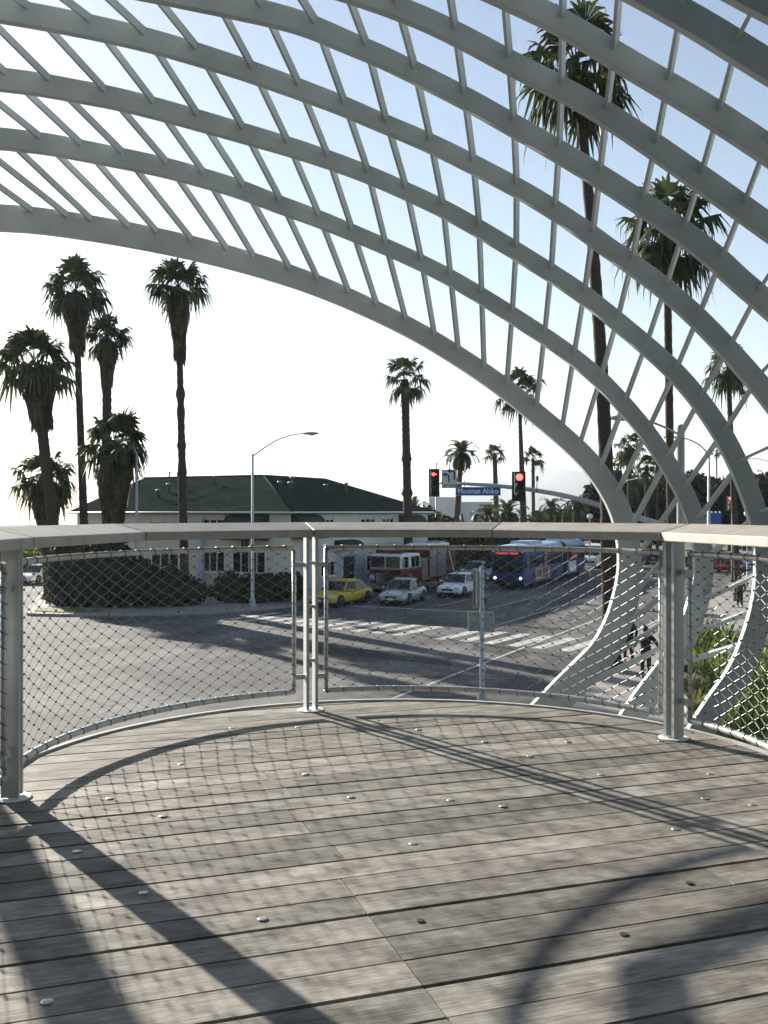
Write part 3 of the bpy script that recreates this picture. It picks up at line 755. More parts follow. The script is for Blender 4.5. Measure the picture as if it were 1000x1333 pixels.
def window(face, s, z0, w_, h, panes=2, side=1):
    """window on the front face ('f', along e2) or the street face ('s', along e1)"""
    u = e2 if face == 'f' else e1; n_ = -e1 if face == 'f' else -e2
    o = B(0, s) if face == 'f' else B(s, 0)
    d = lambda a, z, q: Vector((o.x+u.x*a+n_.x*q, o.y+u.y*a+n_.y*q, z))
    fr = MB(); t_ = .10
    fr.bar(d(0,z0-t_/2,.03), d(w_,z0-t_/2,.03), .09, t_, (n_.x,n_.y,0)); fr.bar(d(0,z0+h+t_/2,.03), d(w_,z0+h+t_/2,.03), .09, t_, (n_.x,n_.y,0))
    for a in (-t_/2, w_+t_/2): fr.bar(d(a,z0-t_,.03), d(a,z0+h+t_,.03), .085, t_, (n_.x,n_.y,0))
    for k in range(1, panes): fr.bar(d(w_*k/panes,z0,.025), d(w_*k/panes,z0+h,.025), .06, .07, (n_.x,n_.y,0))
    fr.bar(d(-.12,z0-t_-.03,.06), d(w_+.12,z0-t_-.03,.06), .16, .06, (n_.x,n_.y,0))
    fo = fr.build('window', M['white'], motel, world=True)
    g = MB(); g.bar(d(0,z0+h/2,.012), d(w_,z0+h/2,.012), .014, h, (n_.x,n_.y,0)); go = g.build('pane', M['glass']); go.parent = fo
    if random.random() < .6:
        c_ = MB(); q = random.choice((.2,.35)); c_.bar(d(.02,z0+h*(1-q/2),.0205), d(w_-.02,z0+h*(1-q/2),.0205), .002, h*q, (n_.x,n_.y,0)); cx_ = c_.build('blind', M['wall_cream']); cx_.parent = fo
def awning(face, s, z1, w_, dep=.9, h=.8):
    u = e2 if face == 'f' else e1; n_ = -e1 if face == 'f' else -e2
    o = B(0, s) if face == 'f' else B(s, 0)
    d = lambda a, z, q: Vector((o.x+u.x*a+n_.x*q, o.y+u.y*a+n_.y*q, z))
    m_ = MB(); N_ = 6; secs = []
    for a in (0, w_):
        secs.append([d(a, z1-h*(1-math.cos(k/N_*math.pi/2)), .004+dep*math.sin(k/N_*math.pi/2)) for k in range(N_+1)]+[d(a, z1-h-.12, dep*1.0+.004), d(a, z1-h-.12, .004)])
    m_.loft(secs, smooth=False); m_.build('awning', M['awning'], motel, world=True)
Z1 = 3.45
for s, w_, pn in ((4.9,1.7,3),(8.4,2.5,3),(13.4,1.6,3)): window('f', s, 3.98, w_, 1.25, pn)
awning('f', 1.5, 5.36, 3.0, 1.0, 1.5)
for s, w_, pn in ((4.9,1.7,3),(1.8,2.4,4),(8.6,2.2,3),(13.2,1.4,2)): window('f', s, 1.72, w_, 1.25, pn)
for s, w_, pn in ((3.8,1.5,3),(9.1,2.1,3),(12.4,1.8,3)): window('s', s, 3.98, w_, 1.25, pn)
awning('s', .15, 5.36, 3.0, 1.0, 1.4)
awning('s', 15.2, 5.3, 3.6, 1.0, 1.4)
for s, w_, pn in ((3.7,1.7,3),(10.0,2.2,3),(13.6,1.9,2)): window('s', s, 1.35, w_, 1.3, pn)
awning('s', 5.5, 3.62, 2.6, .9, .45)
def doorway(s):
    d = lambda a, z, q: Vector((*(B(s+a, -q).xy), z))
    m_ = MB(); m_.bar(d(0,1.3,.02), d(1.7,1.3,.02), .03, 2.3, (e2.x,e2.y,0)); do = m_.build('door', M['door'], motel, world=True)
    f_ = MB()
    for a in (-.12, 1.82): f_.bar(d(a,.14,.05), d(a,2.6,.05), .12, .22, (e1.x,e1.y,0))
    f_.bar(d(-.22,2.7,.05), d(1.92,2.7,.05), .12, .2, (e2.x,e2.y,0)); fo = f_.build('door_frame', M['wall_white']); fo.parent = do
    h_ = MB(); h_.tube([d(.95,1.0,.06), d(.95,1.4,.06)], .025, 6); ho = h_.build('handle', M['chrome']); ho.parent = do
doorway(6.5)
cl = MB()
p = B(0, 6.6, 0); cl.box((p.x-e1.x*.18, p.y-e1.y*.18, 2.6), (.3,.3,4.9), rz=math.atan2(e1.y, e1.x)); cl.build('corner_pier', M['wall_blue'], motel, world=True)
# lower wing to the left, behind the palms
wing = thing('side_house', (-20.0, 82, .1), 'low cream house with grey roof half hidden behind the shaggy palms', 'building')
mb = MB(); mb.box((0,0,2.5),(6.5,6,5.0), rz=math.atan2(e2.y,e2.x)); mb.build('wall', M['wall_cream'], wing)
mb = MB(); mb.box((0,0,5.55),(7.5,7,1.1), rz=math.atan2(e2.y,e2.x), top=.35); mb.build('roof', M['roof'], wing)
# white building beyond
wb = thing('white_building', (10.0, 128, 0), 'plain white flat roofed building far behind the leaning palm', 'building')
mb = MB(); mb.box((-.5,0,3.4),(9,8,6.8)); mb.box((-2.5,-1,3.7),(3.5,8,7.4)); mb.build('wall', M['wall_white'], wb)
mb = MB()
for x_ in (-3.4,-.6,2.0): mb = MB(); mb.box((x_+.2,-4.03 if x_ > -2 else -5.03,4.6),(1.2,.05,1.3)); mb.build('window', M['glass'], wb)

# ------------------------------------------------------------------ foliage
def leafcloud(mb, blobs, n, size, rng, flat=.0, tone=(0,1)):
    """leaf clumps spread through lumpy ellipsoids"""
    vol = [a[3]*a[4]*a[5] for a in blobs]; tot = sum(vol)
    for (cx, cy, cz, rx, ry, rz), vv in zip(blobs, vol):
        for _ in range(int(n*vv/tot)):
            while True:
                d = Vector((rng.uniform(-1,1), rng.uniform(-1,1), rng.uniform(-1,1)))
                if .02 < d.length <= 1: break
            r_ = d.length**.28; d.normalize(); d *= r_
            k = 1+.22*noise.noise(Vector((cx+d.x*2.1, cy+d.y*2.1, cz+d.z*2.1)))
            p = Vector((cx+d.x*rx*k, cy+d.y*ry*k, max(.15, cz+d.z*rz*k)))
            s_ = size*rng.uniform(.5,1.25)
            a = Vector((rng.gauss(0,1), rng.gauss(0,1), rng.gauss(0,.6))).normalized(); b = a.orthogonal().normalized()
            b = Matrix.Rotation(rng.uniform(0,6.28), 3, a) @ b
            c_ = a.cross(b)
            mb.t = min(1, max(0, rng.uniform(*tone)*.5+.5*noise.noise(p*.55)+.25))
            q = [mb.vert(p-b*s_*.5), mb.vert(p+c_*s_*.28), mb.vert(p+b*s_*.5), mb.vert(p-c_*s_*.28)]
            mb.face(q)
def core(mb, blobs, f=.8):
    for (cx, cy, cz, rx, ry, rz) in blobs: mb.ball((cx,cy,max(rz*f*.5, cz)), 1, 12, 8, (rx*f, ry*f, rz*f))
def hedge(loc, blobs, n, size, label, m='hedge', name='hedge', cat='hedge', group=None, seed=1):
    t_ = thing(name, loc, label, cat, group)
    rng = random.Random(seed)
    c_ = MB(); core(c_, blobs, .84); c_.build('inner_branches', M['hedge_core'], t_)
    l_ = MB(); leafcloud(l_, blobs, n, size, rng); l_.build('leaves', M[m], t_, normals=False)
    return t_
rng = random.Random(11)
bl = []
for i in range(12):
    x_ = -1.5+i*.64; hh = 1.0 if i < 6 else 1.0-.09*(i-5); bl.append((x_, rng.uniform(-.3,1.6), (1.75+rng.uniform(-.35,.2))*hh, 1.15, 1.3, (2.05+rng.uniform(-.4,.3))*hh))
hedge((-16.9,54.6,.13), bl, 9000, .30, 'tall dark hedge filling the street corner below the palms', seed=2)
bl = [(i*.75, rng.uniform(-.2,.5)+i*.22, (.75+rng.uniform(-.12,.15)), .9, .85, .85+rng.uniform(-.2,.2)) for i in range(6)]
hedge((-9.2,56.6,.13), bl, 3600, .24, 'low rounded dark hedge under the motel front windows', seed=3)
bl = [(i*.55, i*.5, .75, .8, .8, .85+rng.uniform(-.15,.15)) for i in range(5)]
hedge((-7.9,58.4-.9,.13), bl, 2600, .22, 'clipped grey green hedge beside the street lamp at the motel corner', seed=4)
# dark bush at the end of the motel
hedge((3.4,79.5,.1), [(0,0,2.6,1.6,1.6,3.2),(1.7,1.6,2.3,1.7,1.6,3.0)], 3500, .35, 'dark round topped bush at the far end of the motel', name='bush', cat='bush', seed=5)
hedge((9.5,92,.1), [(i*2.4-2, i*.4, 2.0+.3*(i%2), 2.0, 1.8, 2.6) for i in range(4)], 4500, .4, 'dark shrubs behind the fire truck', name='shrubbery', cat='shrubs', seed=6)
for i, (px, D, w_, h_, lab) in enumerate([(18,84,4.5,1.7,'sunlit green bush furthest left across the side street'),(48,86,4.0,2.3,'bushy green shrub directly behind the parked pale car'),(-25,82,4.5,2.1,'broad green bush across the side street, mostly out of frame')]):
    p = gnd(px, 666.5+H*F/D)
    hedge((p.x, p.y, .1), [(-w_*.3,0,h_*.5,w_*.35,1.2,h_*.55),(w_*.2,.4,h_*.55,w_*.4,1.2,h_*.6)], 1500, .35, lab, m='garden', name='bush', cat='bush', seed=20+i)

# ------------------------------------------------------------------ palms
def fan_leaf(mb, base, d, plen, fr, rng, droop=.35, nseg=15, w=.075):
    """petiole and a folded fan of pointed, drooping segments"""
    d = d.normalized(); up = Vector((0,0,1))
    side = d.cross(up)
    if side.length < .1: side = Vector((math.cos(rng.random()*6.3), math.sin(rng.random()*6.3), 0))
    side.normalize(); nr = side.cross(d).normalized()
    sag = Vector((0,0,-1))
    mid = base+d*plen*.6; hub = base+d*plen+sag*plen*.10*droop
    mb.t = rng.uniform(.2,.6)
    for a, b, w0, w1 in ((base, mid, .035, .028), (mid, hub, .028, .02)):
        q = [mb.vert(a-side*w0), mb.vert(a+side*w0), mb.vert(b+side*w1), mb.vert(b-side*w1)]; mb.face(q)
    d2 = (hub-mid).normalized()
    tw = rng.uniform(-.5,.5); s2 = (side*math.cos(tw)+nr*math.sin(tw)).normalized()
    t0 = rng.uniform(0,1)
    for k in range(nseg):
        a = (k/(nseg-1)-.5)*2*R(rng.uniform(98,112))
        v = (d2*math.cos(a)+s2*math.sin(a)+nr*(.12*math.cos(a*2))).normalized()
        L = fr*(1-.22*abs(a)/2)*rng.uniform(.82,1.08)
        pw = v.cross(nr).normalized()
        m_ = hub+v*L*.55+sag*L*.05*droop
        tip = hub+v*L*.9+sag*L*rng.uniform(.15,.5)*droop*1.5
        th = tip+v*L*.06+sag*L*rng.uniform(.12,.42)*min(1.3, .5+droop)
        mb.t = min(1, max(0, t0*.7+rng.uniform(0,.3)))
        e_ = pw*w*fr
        i0 = mb.vert(hub); i1 = mb.vert(m_-e_); i2 = mb.vert(m_+e_); i3 = mb.vert(tip-e_*.28); i4 = mb.vert(tip+e_*.28); i5 = mb.vert(th)
        mb.face((i0, i1, i2)); mb.face((i1, i3, i4, i2)); mb.face((i3, i5, i4))
def fan_palm(loc, top, r0, r1, crown, n, skirt, label, lean=(0,0), bend=None, seed=1, group='fan palms', bumps=(), nseg=15, name='palm_tree', lowest=-35, skw=.75, trunk_tone=.5, open_=0.0):
    """top: height of the crown's heart over loc; crown: crown radius; skirt: length of the dead-leaf skirt"""
    rng = random.Random(seed)
    t_ = thing(name, loc, label, 'palm tree', group)
    pts = []; rs = []
    N_ = 70
    for i in range(N_+1):
        f = i/N_; z = top*f
        x_ = lean[0]*f; y_ = lean[1]*f
        if bend: x_ += bend*math.sin(f*math.pi)
        r_ = r0+(r1-r0)*f**.8
        if f < .06: r_ *= 1+.5*(1-f/.06)
        r_ *= 1+.13*noise.noise(Vector((seed, i*.8, 0)))+.09*(i%2)
        for bz, br in bumps:
            r_ += br*max(0, 1-abs(f-bz)/.018)
        pts.append((x_, y_, z)); rs.append(r_)
    tr = MB(); tr.t = trunk_tone; tr.tube(pts, rs, 10); tr.build('trunk', M['trunk'], t_)
    hx = Vector((lean[0], lean[1], top))
    def ax(z):
        f = z/top; return Vector((lean[0]*f+(bend*math.sin(f*math.pi) if bend else 0), lean[1]*f, z))
    if skirt > .3:
        sk = MB(); z1 = top-.1*crown; z0 = top-skirt
        prof = lambda f: skw*crown*.42*(.72+.28*math.sin(math.pi*min(1, .15+f*1.3)))*(1-.42*f**1.6)
        for i in range(int(90+skirt*75)):
            f = rng.random()**.85; z = z1+(z0-z1)*f*.86; a = rng.uniform(0, 6.283)
            rr = prof(f)*rng.uniform(.62,1.18)
            L = rng.uniform(.25,.42)*min(skirt, 3.2)+.2
            p = ax(z)+Vector((math.cos(a)*rr, math.sin(a)*rr, 0)); f2 = min(1.0, f+L/max(.1, (z1-z0)))
            rr2 = prof(f2)*rng.uniform(.7,1.22)
            q = ax(z-L)+Vector((math.cos(a+rng.uniform(-.15,.15))*rr2, math.sin(a)*rr2, 0))
            tn = Vector((-math.sin(a), math.cos(a), 0)); w_ = rng.uniform(.05,.13)
            sk.t = rng.uniform(0,1)*.8
            i0 = sk.vert(p-tn*w_*.6); i1 = sk.vert(p+tn*w_*.6); i2 = sk.vert(q+tn*w_); i3 = sk.vert(q-tn*w_); i4 = sk.vert(q-Vector((0,0,rng.uniform(.15,.5)))+tn*rng.uniform(-.1,.1))
            sk.face((i0,i1,i2,i3)); sk.face((i3,i2,i4))
        # what the hanging leaves rest on
        sk.t = .1
        sk.lathe([(max(.12,prof(k/9)*.62*(1+.12*(k%2))), (ax(z1).z+(z0-z1)*.9*k/9)) for k in range(10)], c=(ax((z0+z1)/2).x, ax((z0+z1)/2).y, 0), n=12)
        sk.build('dead_leaf_skirt', M['leaf_dry'], t_, normals=False)
    cr = MB()
    for i in range(n):
        f = (i+.5)/n
        el = R(84-(84-lowest)*f**.85+rng.uniform(-14,14)); az = i*2.39996+rng.uniform(-.5,.5)
        d = Vector((math.cos(az)*math.cos(el), math.sin(az)*math.cos(el), math.sin(el)))
        pl = crown*(rng.uniform(.34,.66)+open_); fr = crown*rng.uniform(.46,.64)
        fan_leaf(cr, hx+Vector((0,0,rng.uniform(-.25,.1)*crown*.3)), d, pl, fr, rng, droop=.45+.9*f, nseg=nseg)
    cr.build('crown', M['leaf'], t_, normals=False)
    return t_
def feather_palm(loc, top, r0, crown, n, label, lean=(0,0), seed=1, group='feather palms', lo=-30, m='leaf', stiff=1.0):
    rng = random.Random(seed); t_ = thing('palm_tree', loc, label, 'palm tree', group)
    tr = MB(); tr.tube([(lean[0]*f, lean[1]*f, top*f) for f in [i/10 for i in range(11)]], [r0*(1.25-.35*i/10)*(1+.08*(i%2)) for i in range(11)], 9); tr.build('trunk', M['trunk'], t_)
    cr = MB(); hx = Vector((lean[0], lean[1], top))
    for i in range(n):
        f = (i+.5)/n; el = R(80-(80-lo)*f+rng.uniform(-8,8)); az = i*2.39996+rng.uniform(-.3,.3)
        h = Vector((math.cos(az), math.sin(az), 0)); side = Vector((-h.y, h.x, 0))
        L = crown*rng.uniform(.85,1.1); K = 9; p = hx.copy(); e = el; pts = [p.copy()]
        for k in range(K):
            p = p+(h*math.cos(e)+Vector((0,0,1))*math.sin(e))*L/K; e -= R(13/stiff)*(.5+k/K); pts.append(p.copy())
        cr.t = rng.uniform(.2,.9)
        for k in range(1, K+1):
            d = (pts[k]-pts[k-1]); dn = d.normalized(); up = side.cross(dn).normalized()
            for s_ in (-1, 1):
                for q in (0, .5):
                    b = pts[k-1]+d*q; ll = L*.24*(1-.55*abs((k-1)/K-.35))*rng.uniform(.85,1.1)
                    t2 = b+(side*s_*.8+dn*.55-up*.12).normalized()*ll+Vector((0,0,-.18*ll))
                    cr.face((cr.vert(b), cr.vert(b+dn*L*.08), cr.vert(t2)))
            w_ = .02*crown*(1-k/K*.7)*.5
            cr.face((cr.vert(pts[k-1]-side*w_), cr.vert(pts[k-1]+side*w_), cr.vert(pts[k]+side*w_), cr.vert(pts[k]-side*w_)))
    cr.build('crown', M[m], t_, normals=False)
    return t_
def base(px, D, z=.1): return ((px-500)/F*D, D, z)
def hz(y, D): return H-(y-666.5)/F*D
def fp(px, D, ytop, cr_px, n, skirt_px, label, xtop=None, r=(.3,.2), **k):
    """palm standing at photograph column px and distance D, crown's heart at row ytop"""
    s_ = D/F
    xt = px if xtop is None else xtop
    return fan_palm(base(px, D), hz(ytop, D)-.1, r[0], r[1], cr_px*s_*1.08, max(12, int(n*.8)), skirt_px*s_, label, lean=((xt-px)*s_, 0), **k)
fp(80, 57, 470, 55, 40, 68, 'shaggy palm at the far left with a wide crown and thick drooping skirt', xtop=45, r=(.36,.30), seed=31, lowest=-28, skw=1.25)
fp(113, 60, 378, 46, 40, 62, 'tallest left palm with a long skirt behind the shaggy far left one', xtop=98, r=(.29,.18), seed=32, lowest=-22, skw=1.05)
fp(140, 63, 440, 34, 34, 48, 'palm with a narrow brown skirt just right of the tallest left palm', xtop=139, r=(.36,.28), seed=33, lowest=-18, skw=1.1)
fp(147, 56, 578, 50, 40, 118, 'short palm with a brown skirt reaching to the ground beside the motel', xtop=149, r=(.5,.4), seed=34, lowest=-20, skw=1.15)
fp(67, 59.5, 622, 46, 40, 78, 'lowest palm at far left, a rounded crown hugging a palm trunk', xtop=58, r=(.45,.4), seed=35, lowest=-25, skw=1.1)
fp(241, 55.5, 372, 44, 36, 76, 'palm with slim bare trunk standing in front of the motel roof', xtop=232, r=(.28,.15), seed=36, lowest=-12, skw=.85, bumps=((.865,.14),(.66,.12),(.60,.06),(.5,.06),(.42,.08)))
fp(533, 70, 494, 33, 26, 12, 'bare knobbly palm standing alone behind the motel end', xtop=527, r=(.33,.27), seed=37, lowest=-40, skw=.5, bumps=((.62,.12),(.45,.14),(.32,.08)), open_=.08)
feather_palm(base(590, 88), hz(590, 88), .25, 29*88/F, 40, 'leaning feather palm behind the turn arrows sign', lean=(.75,0), seed=38, lo=-55, stiff=1.1)
fp(648, 112, 590, 19, 16, 8, 'small palm behind the blue street name sign', xtop=644, r=(.38,.24), seed=39, lowest=-20, skw=.4)
fp(684, 86, 512, 36, 26, 8, 'thin palm behind the round red light, crown cut by the front rib', xtop=676, r=(.42,.12), seed=40, lowest=-35, skw=.3)
fp(695, 112, 596, 19, 16, 6, 'small slim palm just right of the round red light', xtop=694, r=(.22,.18), seed=41, lowest=-20, skw=.3)
feather_palm(base(636, 96), hz(672, 96), .3, 29*96/F, 34, 'bushy low palm left of centre under the blue sign', seed=42, lo=-50, stiff=.9)
feather_palm(base(662, 99), hz(668, 99), .3, 33*99/F, 36, 'bushy low palm right of the one under the blue sign', seed=43, lo=-50, stiff=.9)
feather_palm(base(536, 100), hz(672, 100), .3, 34*100/F, 20, 'spiky feather palm peeking over the motel roof', seed=44, lo=5, stiff=2.0)
feather_palm(base(718, 104), hz(662, 104), .32, 24*104/F, 24, 'short arching palm between the red light and the front rib', seed=45, lo=-25)
feather_palm(base(752, 100), hz(662, 100), .32, 30*100/F, 24, 'arching palm hidden behind the big palm trunk', seed=46, lo=-30)
# the big palms on the right
fp(795, 32.6, 86, 74, 44, 40, 'towering palm with thick dark trunk rising behind the lattice', xtop=750, r=(.29,.15), seed=51, lowest=-55, skw=.5, bend=.28, open_=.05)
fp(876, 40, 296, 70, 38, 34, 'tall palm seen through the middle of the lattice', xtop=868, r=(.19,.15), seed=52, lowest=-50, skw=.45)
fp(961, 58, 480, 36, 28, 8, 'slim palm at the right edge behind the ribs', xtop=948, r=(.2,.14), seed=53, lowest=-50, skw=.3)
fp(819, 92, 580, 22, 26, 14, 'twin looking compact palm above the dark trees', xtop=820, r=(.26,.2), seed=54, lowest=-45, skw=.6)
fp(803, 96, 612, 30, 30, 10, 'drooping round palm left of the compact one above the dark trees', xtop=804, r=(.4,.4), seed=55, lowest=-60, skw=.5)
fp(842, 98, 606, 18, 20, 8, 'small ragged palm on the dark trees', xtop=842, r=(.2,.2), seed=56, lowest=-40, skw=.4)
fp(856, 104, 604, 14, 16, 6, 'tiny thin palm behind the second rib', xtop=856, r=(.16,.14), seed=57, lowest=-40, skw=.4)
fp(934, 150, 586, 9, 12, 3, 'very distant thin palm between the lamp and the third rib', xtop=933, r=(.12,.1), seed=58, lowest=-30, skw=.3)

# ------------------------------------------------------------------ dark trees on the right
def tree(loc, h, w_, label, seed, n=4200, size=.75):
    rng = random.Random(seed); t_ = thing('tree', loc, label, 'tree', 'dark trees along the avenue')
    tr = MB(); tr.tube([(0,0,0),(.1,0,h*.25),(0,.1,h*.55)], [.35,.28,.15], 8)
    blobs = []
    for i in range(8):
        a = rng.uniform(0,6.28); q = rng.uniform(.2,.62)*w_; z = h*rng.uniform(.42,.82)
        blobs.append((math.cos(a)*q, math.sin(a)*q, z, w_*rng.uniform(.32,.48), w_*rng.uniform(.32,.48), h*rng.uniform(.14,.22)))
        tr.tube([(0,.05,h*.35),(math.cos(a)*q*.5, math.sin(a)*q*.5, h*.45),(math.cos(a)*q, math.sin(a)*q, z)], [.16,.1,.05], 6)
    blobs.append((0,0,h*.45,w_*.6,w_*.6,h*.25))
    tr.build('trunk', M['bark'], t_)
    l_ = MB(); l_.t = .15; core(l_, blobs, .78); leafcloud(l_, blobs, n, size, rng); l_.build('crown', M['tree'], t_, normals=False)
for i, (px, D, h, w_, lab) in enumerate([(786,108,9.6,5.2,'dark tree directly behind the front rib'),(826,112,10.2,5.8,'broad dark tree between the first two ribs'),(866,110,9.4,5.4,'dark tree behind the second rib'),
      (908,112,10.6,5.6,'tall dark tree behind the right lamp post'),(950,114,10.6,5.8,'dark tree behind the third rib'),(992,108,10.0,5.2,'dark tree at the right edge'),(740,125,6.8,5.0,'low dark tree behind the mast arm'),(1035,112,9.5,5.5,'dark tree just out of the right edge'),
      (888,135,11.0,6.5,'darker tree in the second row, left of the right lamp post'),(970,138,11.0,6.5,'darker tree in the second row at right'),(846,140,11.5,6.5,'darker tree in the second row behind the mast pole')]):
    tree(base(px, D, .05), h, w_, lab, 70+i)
# ------------------------------------------------------------------ vehicles (front = +X, origin on the road under the middle)
HEAD = math.atan2(-dA.y, -dA.x)
def wheel(par, x, y, r, wd=.2, rimmat='rim'):
    t_ = MB(); n = 20
    prof = [(r*.62,-wd/2),(r*.9,-wd/2),(r,-wd/2+.03),(r,wd/2-.03),(r*.9,wd/2),(r*.62,wd/2)]
    rings = [[t_.vert((x+q*math.cos(2*math.pi*k/n), y+z, r+q*math.sin(2*math.pi*k/n))) for k in range(n)] for q, z in prof]
    for A_, B_ in zip(rings, rings[1:]):
        for k in range(n): t_.face((A_[k], A_[(k+1)%n], B_[(k+1)%n], B_[k]), True)
    t_.face(list(reversed(rings[0]))); t_.face(rings[-1])
    w_ = t_.build('wheel', M['rubber'], par)
    rm = MB(); s_ = 1 if y > 0 else -1; yo = y+s_*(wd/2+.004)
    for k in range(6):
        a = 2*math.pi*k/6; p = Vector((x, yo, r)); q = p+Vector((math.cos(a)*r*.58, 0, math.sin(a)*r*.58)); rm.bar(p, q, .02, r*.2, (0,1,0))
    rm.tube([(x+r*.58*math.cos(2*math.pi*k/16), yo, r+r*.58*math.sin(2*math.pi*k/16)) for k in range(16)], .025, 5, closed=True)
    rm.build('rim', M[rimmat], w_)
    return w_
def car(loc, rz, pm, label, cat='car', group='cars on the street', L=4.7, W=1.8, Ht=1.45, hood=.31, style='sedan', name='parked_car', taxi=False, lights=False):
    """a saloon: body lofted from cross sections, glasshouse, roof, wheels and fittings"""
    t_ = thing(name, loc, label, cat, group, rz=rz)
    hl, hw = L/2, W/2; belt = Ht*.62; r = .325
    def section(x, w_, zb, zt, sh=.0):
        a = w_; pts = []
        for (fy, fz) in ((-.80,0),(-.96,.10),(-1,.42),(-.985,.66),(-.90,.93),(-.62,1.0),(0,1.03),(.62,1.0),(.90,.93),(.985,.66),(1,.42),(.96,.10),(.80,0)):
            pts.append((x, fy*a, zb+(zt-zb)*fz))
        return pts
    b = MB()
    st = [(-hl,hw*.80,.34,belt*.90),(-hl+.10,hw*.92,.26,belt*.98),(-hl+.45,hw*.985,.22,belt*1.01),(-hl+1.0,hw,.20,belt),(-.2,hw,.19,belt*.97),(hl-hood*L,hw,.19,belt*.96),(hl-hood*L*.75,hw*.995,.19,belt*.94),(hl-.55,hw*.97,.20,belt*.84),(hl-.18,hw*.90,.24,belt*.75),(hl-.02,hw*.76,.30,belt*.62)]
    b.loft([section(*s_) for s_ in st])
    body = b.build('body', pm, t_); sb = body.modifiers.new('s', 'SUBSURF'); sb.levels = 1; sb.render_levels = 1
    # wheel wells
    for x in (-hl+.98, hl-.92):
        for y in (-1, 1):
            ww = MB(); n = 16; A_ = []; B_ = []
            for k in range(n+1):
                a = math.pi*k/n*1.12-math.pi*.06
                A_.append(ww.vert((x+math.cos(a)*(r+.07), y*(hw-.16), r+math.sin(a)*(r+.07)))); B_.append(ww.vert((x+math.cos(a)*(r+.07), y*(hw+.006), r+math.sin(a)*(r+.07))))
            for k in range(n): ww.face((A_[k],A_[k+1],B_[k+1],B_[k]))
            ww.face(B_); ww.build('wheel_arch', M['black'], t_)
    # glasshouse: bottom and top outlines
    xb0, xb1 = -hl+.62, hl-hood*L+.10; xt0, xt1 = -hl+1.30, hl-hood*L-.62
    if style == 'wagon': xb0, xt0 = -hl+.15, -hl+.45
    wb_, wt = hw*.92, hw*.70; z0, z1 = belt*.965, Ht-.035
    def pane(nm, pts, thick=.012):
        m_ = MB(); q = [Vector(p) for p in pts]; nrm = (q[1]-q[0]).cross(q[2]-q[0]).normalized(); cen = Vector((0,0,z0+.1))
        if nrm.dot(q[0]-cen) < 0: nrm = -nrm
        A_ = [m_.vert(p+nrm*.004) for p in q]; B_ = [m_.vert(p+nrm*(.004+thick)) for p in q]
        n = len(q); m_.face(A_); m_.face(B_)
        for k in range(n): m_.face((A_[k],A_[(k+1)%n],B_[(k+1)%n],B_[k]))
        return m_.build(nm, M['glass'], t_)
    cab = MB()
    lo = [(xb0,-wb_*.86,z0),(xb1,-wb_*.90,z0),(xb1,wb_*.90,z0),(xb0,wb_*.86,z0)]; hi = [(xt0,-wt*.92,z1),(xt1,-wt,z1),(xt1,wt,z1),(xt0,wt*.92,z1)]
    lo = [(xb0,-wb_*.84,z0),((xb0+xb1)/2,-wb_,z0),(xb1,-wb_*.92,z0),(xb1+.12,0,z0),(xb1,wb_*.92,z0),((xb0+xb1)/2,wb_,z0),(xb0,wb_*.84,z0),(xb0-.06,0,z0)]
    hi = [(xt0,-wt*.92,z1),((xt0+xt1)/2,-wt*1.03,z1),(xt1,-wt*.95,z1),(xt1+.08,0,z1),(xt1,wt*.95,z1),((xt0+xt1)/2,wt*1.03,z1),(xt0,wt*.92,z1),(xt0-.05,0,z1)]
    cab.loft([lo, hi], smooth=False)
    cab.build('pillars', pm, t_)
    lerp = lambda a, b, f: tuple(Vector(a).lerp(Vector(b), f))
    def quadp(i, j, f0, f1, g0, g1):
        """panel on the side between outline points i and j"""
        p = lambda f, g: lerp(lerp(lo[i], lo[j], f), lerp(hi[i], hi[j], f), g)
        return [p(f0,g0), p(f1,g0), p(f1,g1), p(f0,g1)]
    pane('windshield', quadp(2,3,.05,1,.05,.93)); pane('windshield', quadp(3,4,0,.95,.05,.93))
    pane('rear_window', quadp(6,7,.06,1,.1,.9)); pane('rear_window', quadp(7,0,0,.94,.1,.9))
    for i, j, a, c in ((0,1,.16,.95),(1,2,.06,.90)): pane('side_window', quadp(i,j,a,c,.08,.9))
    for i, j, a, c in ((4,5,.10,.94),(5,6,.05,.84)): pane('side_window', quadp(i,j,a,c,.08,.9))
    rf = MB(); rl = []
    for k in range(5):
        x = xt0-.03+(xt1+.09-xt0)*k/4; zz = z1-.002+.055*math.sin(math.pi*(.12+.76*k/4))
        rl.append([(x,-wt*1.0,z1-.012),(x,-wt*.7,zz),(x,0,zz+.012),(x,wt*.7,zz),(x,wt*1.0,z1-.012)])
    rf.loft(rl); rf.build('roof', pm, t_)
    for x in (-hl+.98, hl-.92):
        for y in (-1, 1): wheel(t_, x, y*(hw-.10), r)
    # front
    for y in (-1, 1):
        h_ = MB(); h_.box((hl-.17, y*hw*.64, belt*.66), (.22, .36, .13), rot=Matrix.Rotation(-y*.38, 3, 'Z')); o = h_.build('headlight', M['headlight_on' if lights else 'headlight'], t_); bv = o.modifiers.new('b','BEVEL'); bv.width = .03; bv.segments = 2
        m_ = MB(); m_.ball((hl-hood*L-.12, y*(hw+.09), belt+.06), .1, 8, 6, (.6,1,.75)); m_.build('mirror', pm, t_)
        tl = MB(); tl.box((-hl+.12, y*hw*.70, belt*.78), (.16,.3,.16)); tl.build('tail_light', M['carred'], t_)
    g = MB(); g.box((hl-.03, 0, belt*.56), (.07, hw*.78, .14)); g.build('grille', M['black'], t_)
    g = MB(); g.box((hl-.005, 0, .30), (.07, hw*1.1, .11)); g.build('lower_intake', M['black'], t_)
    g = MB(); g.box((hl+.035, 0, .41), (.02, .31, .15)); g.build('licence_plate', M['plate'], t_)
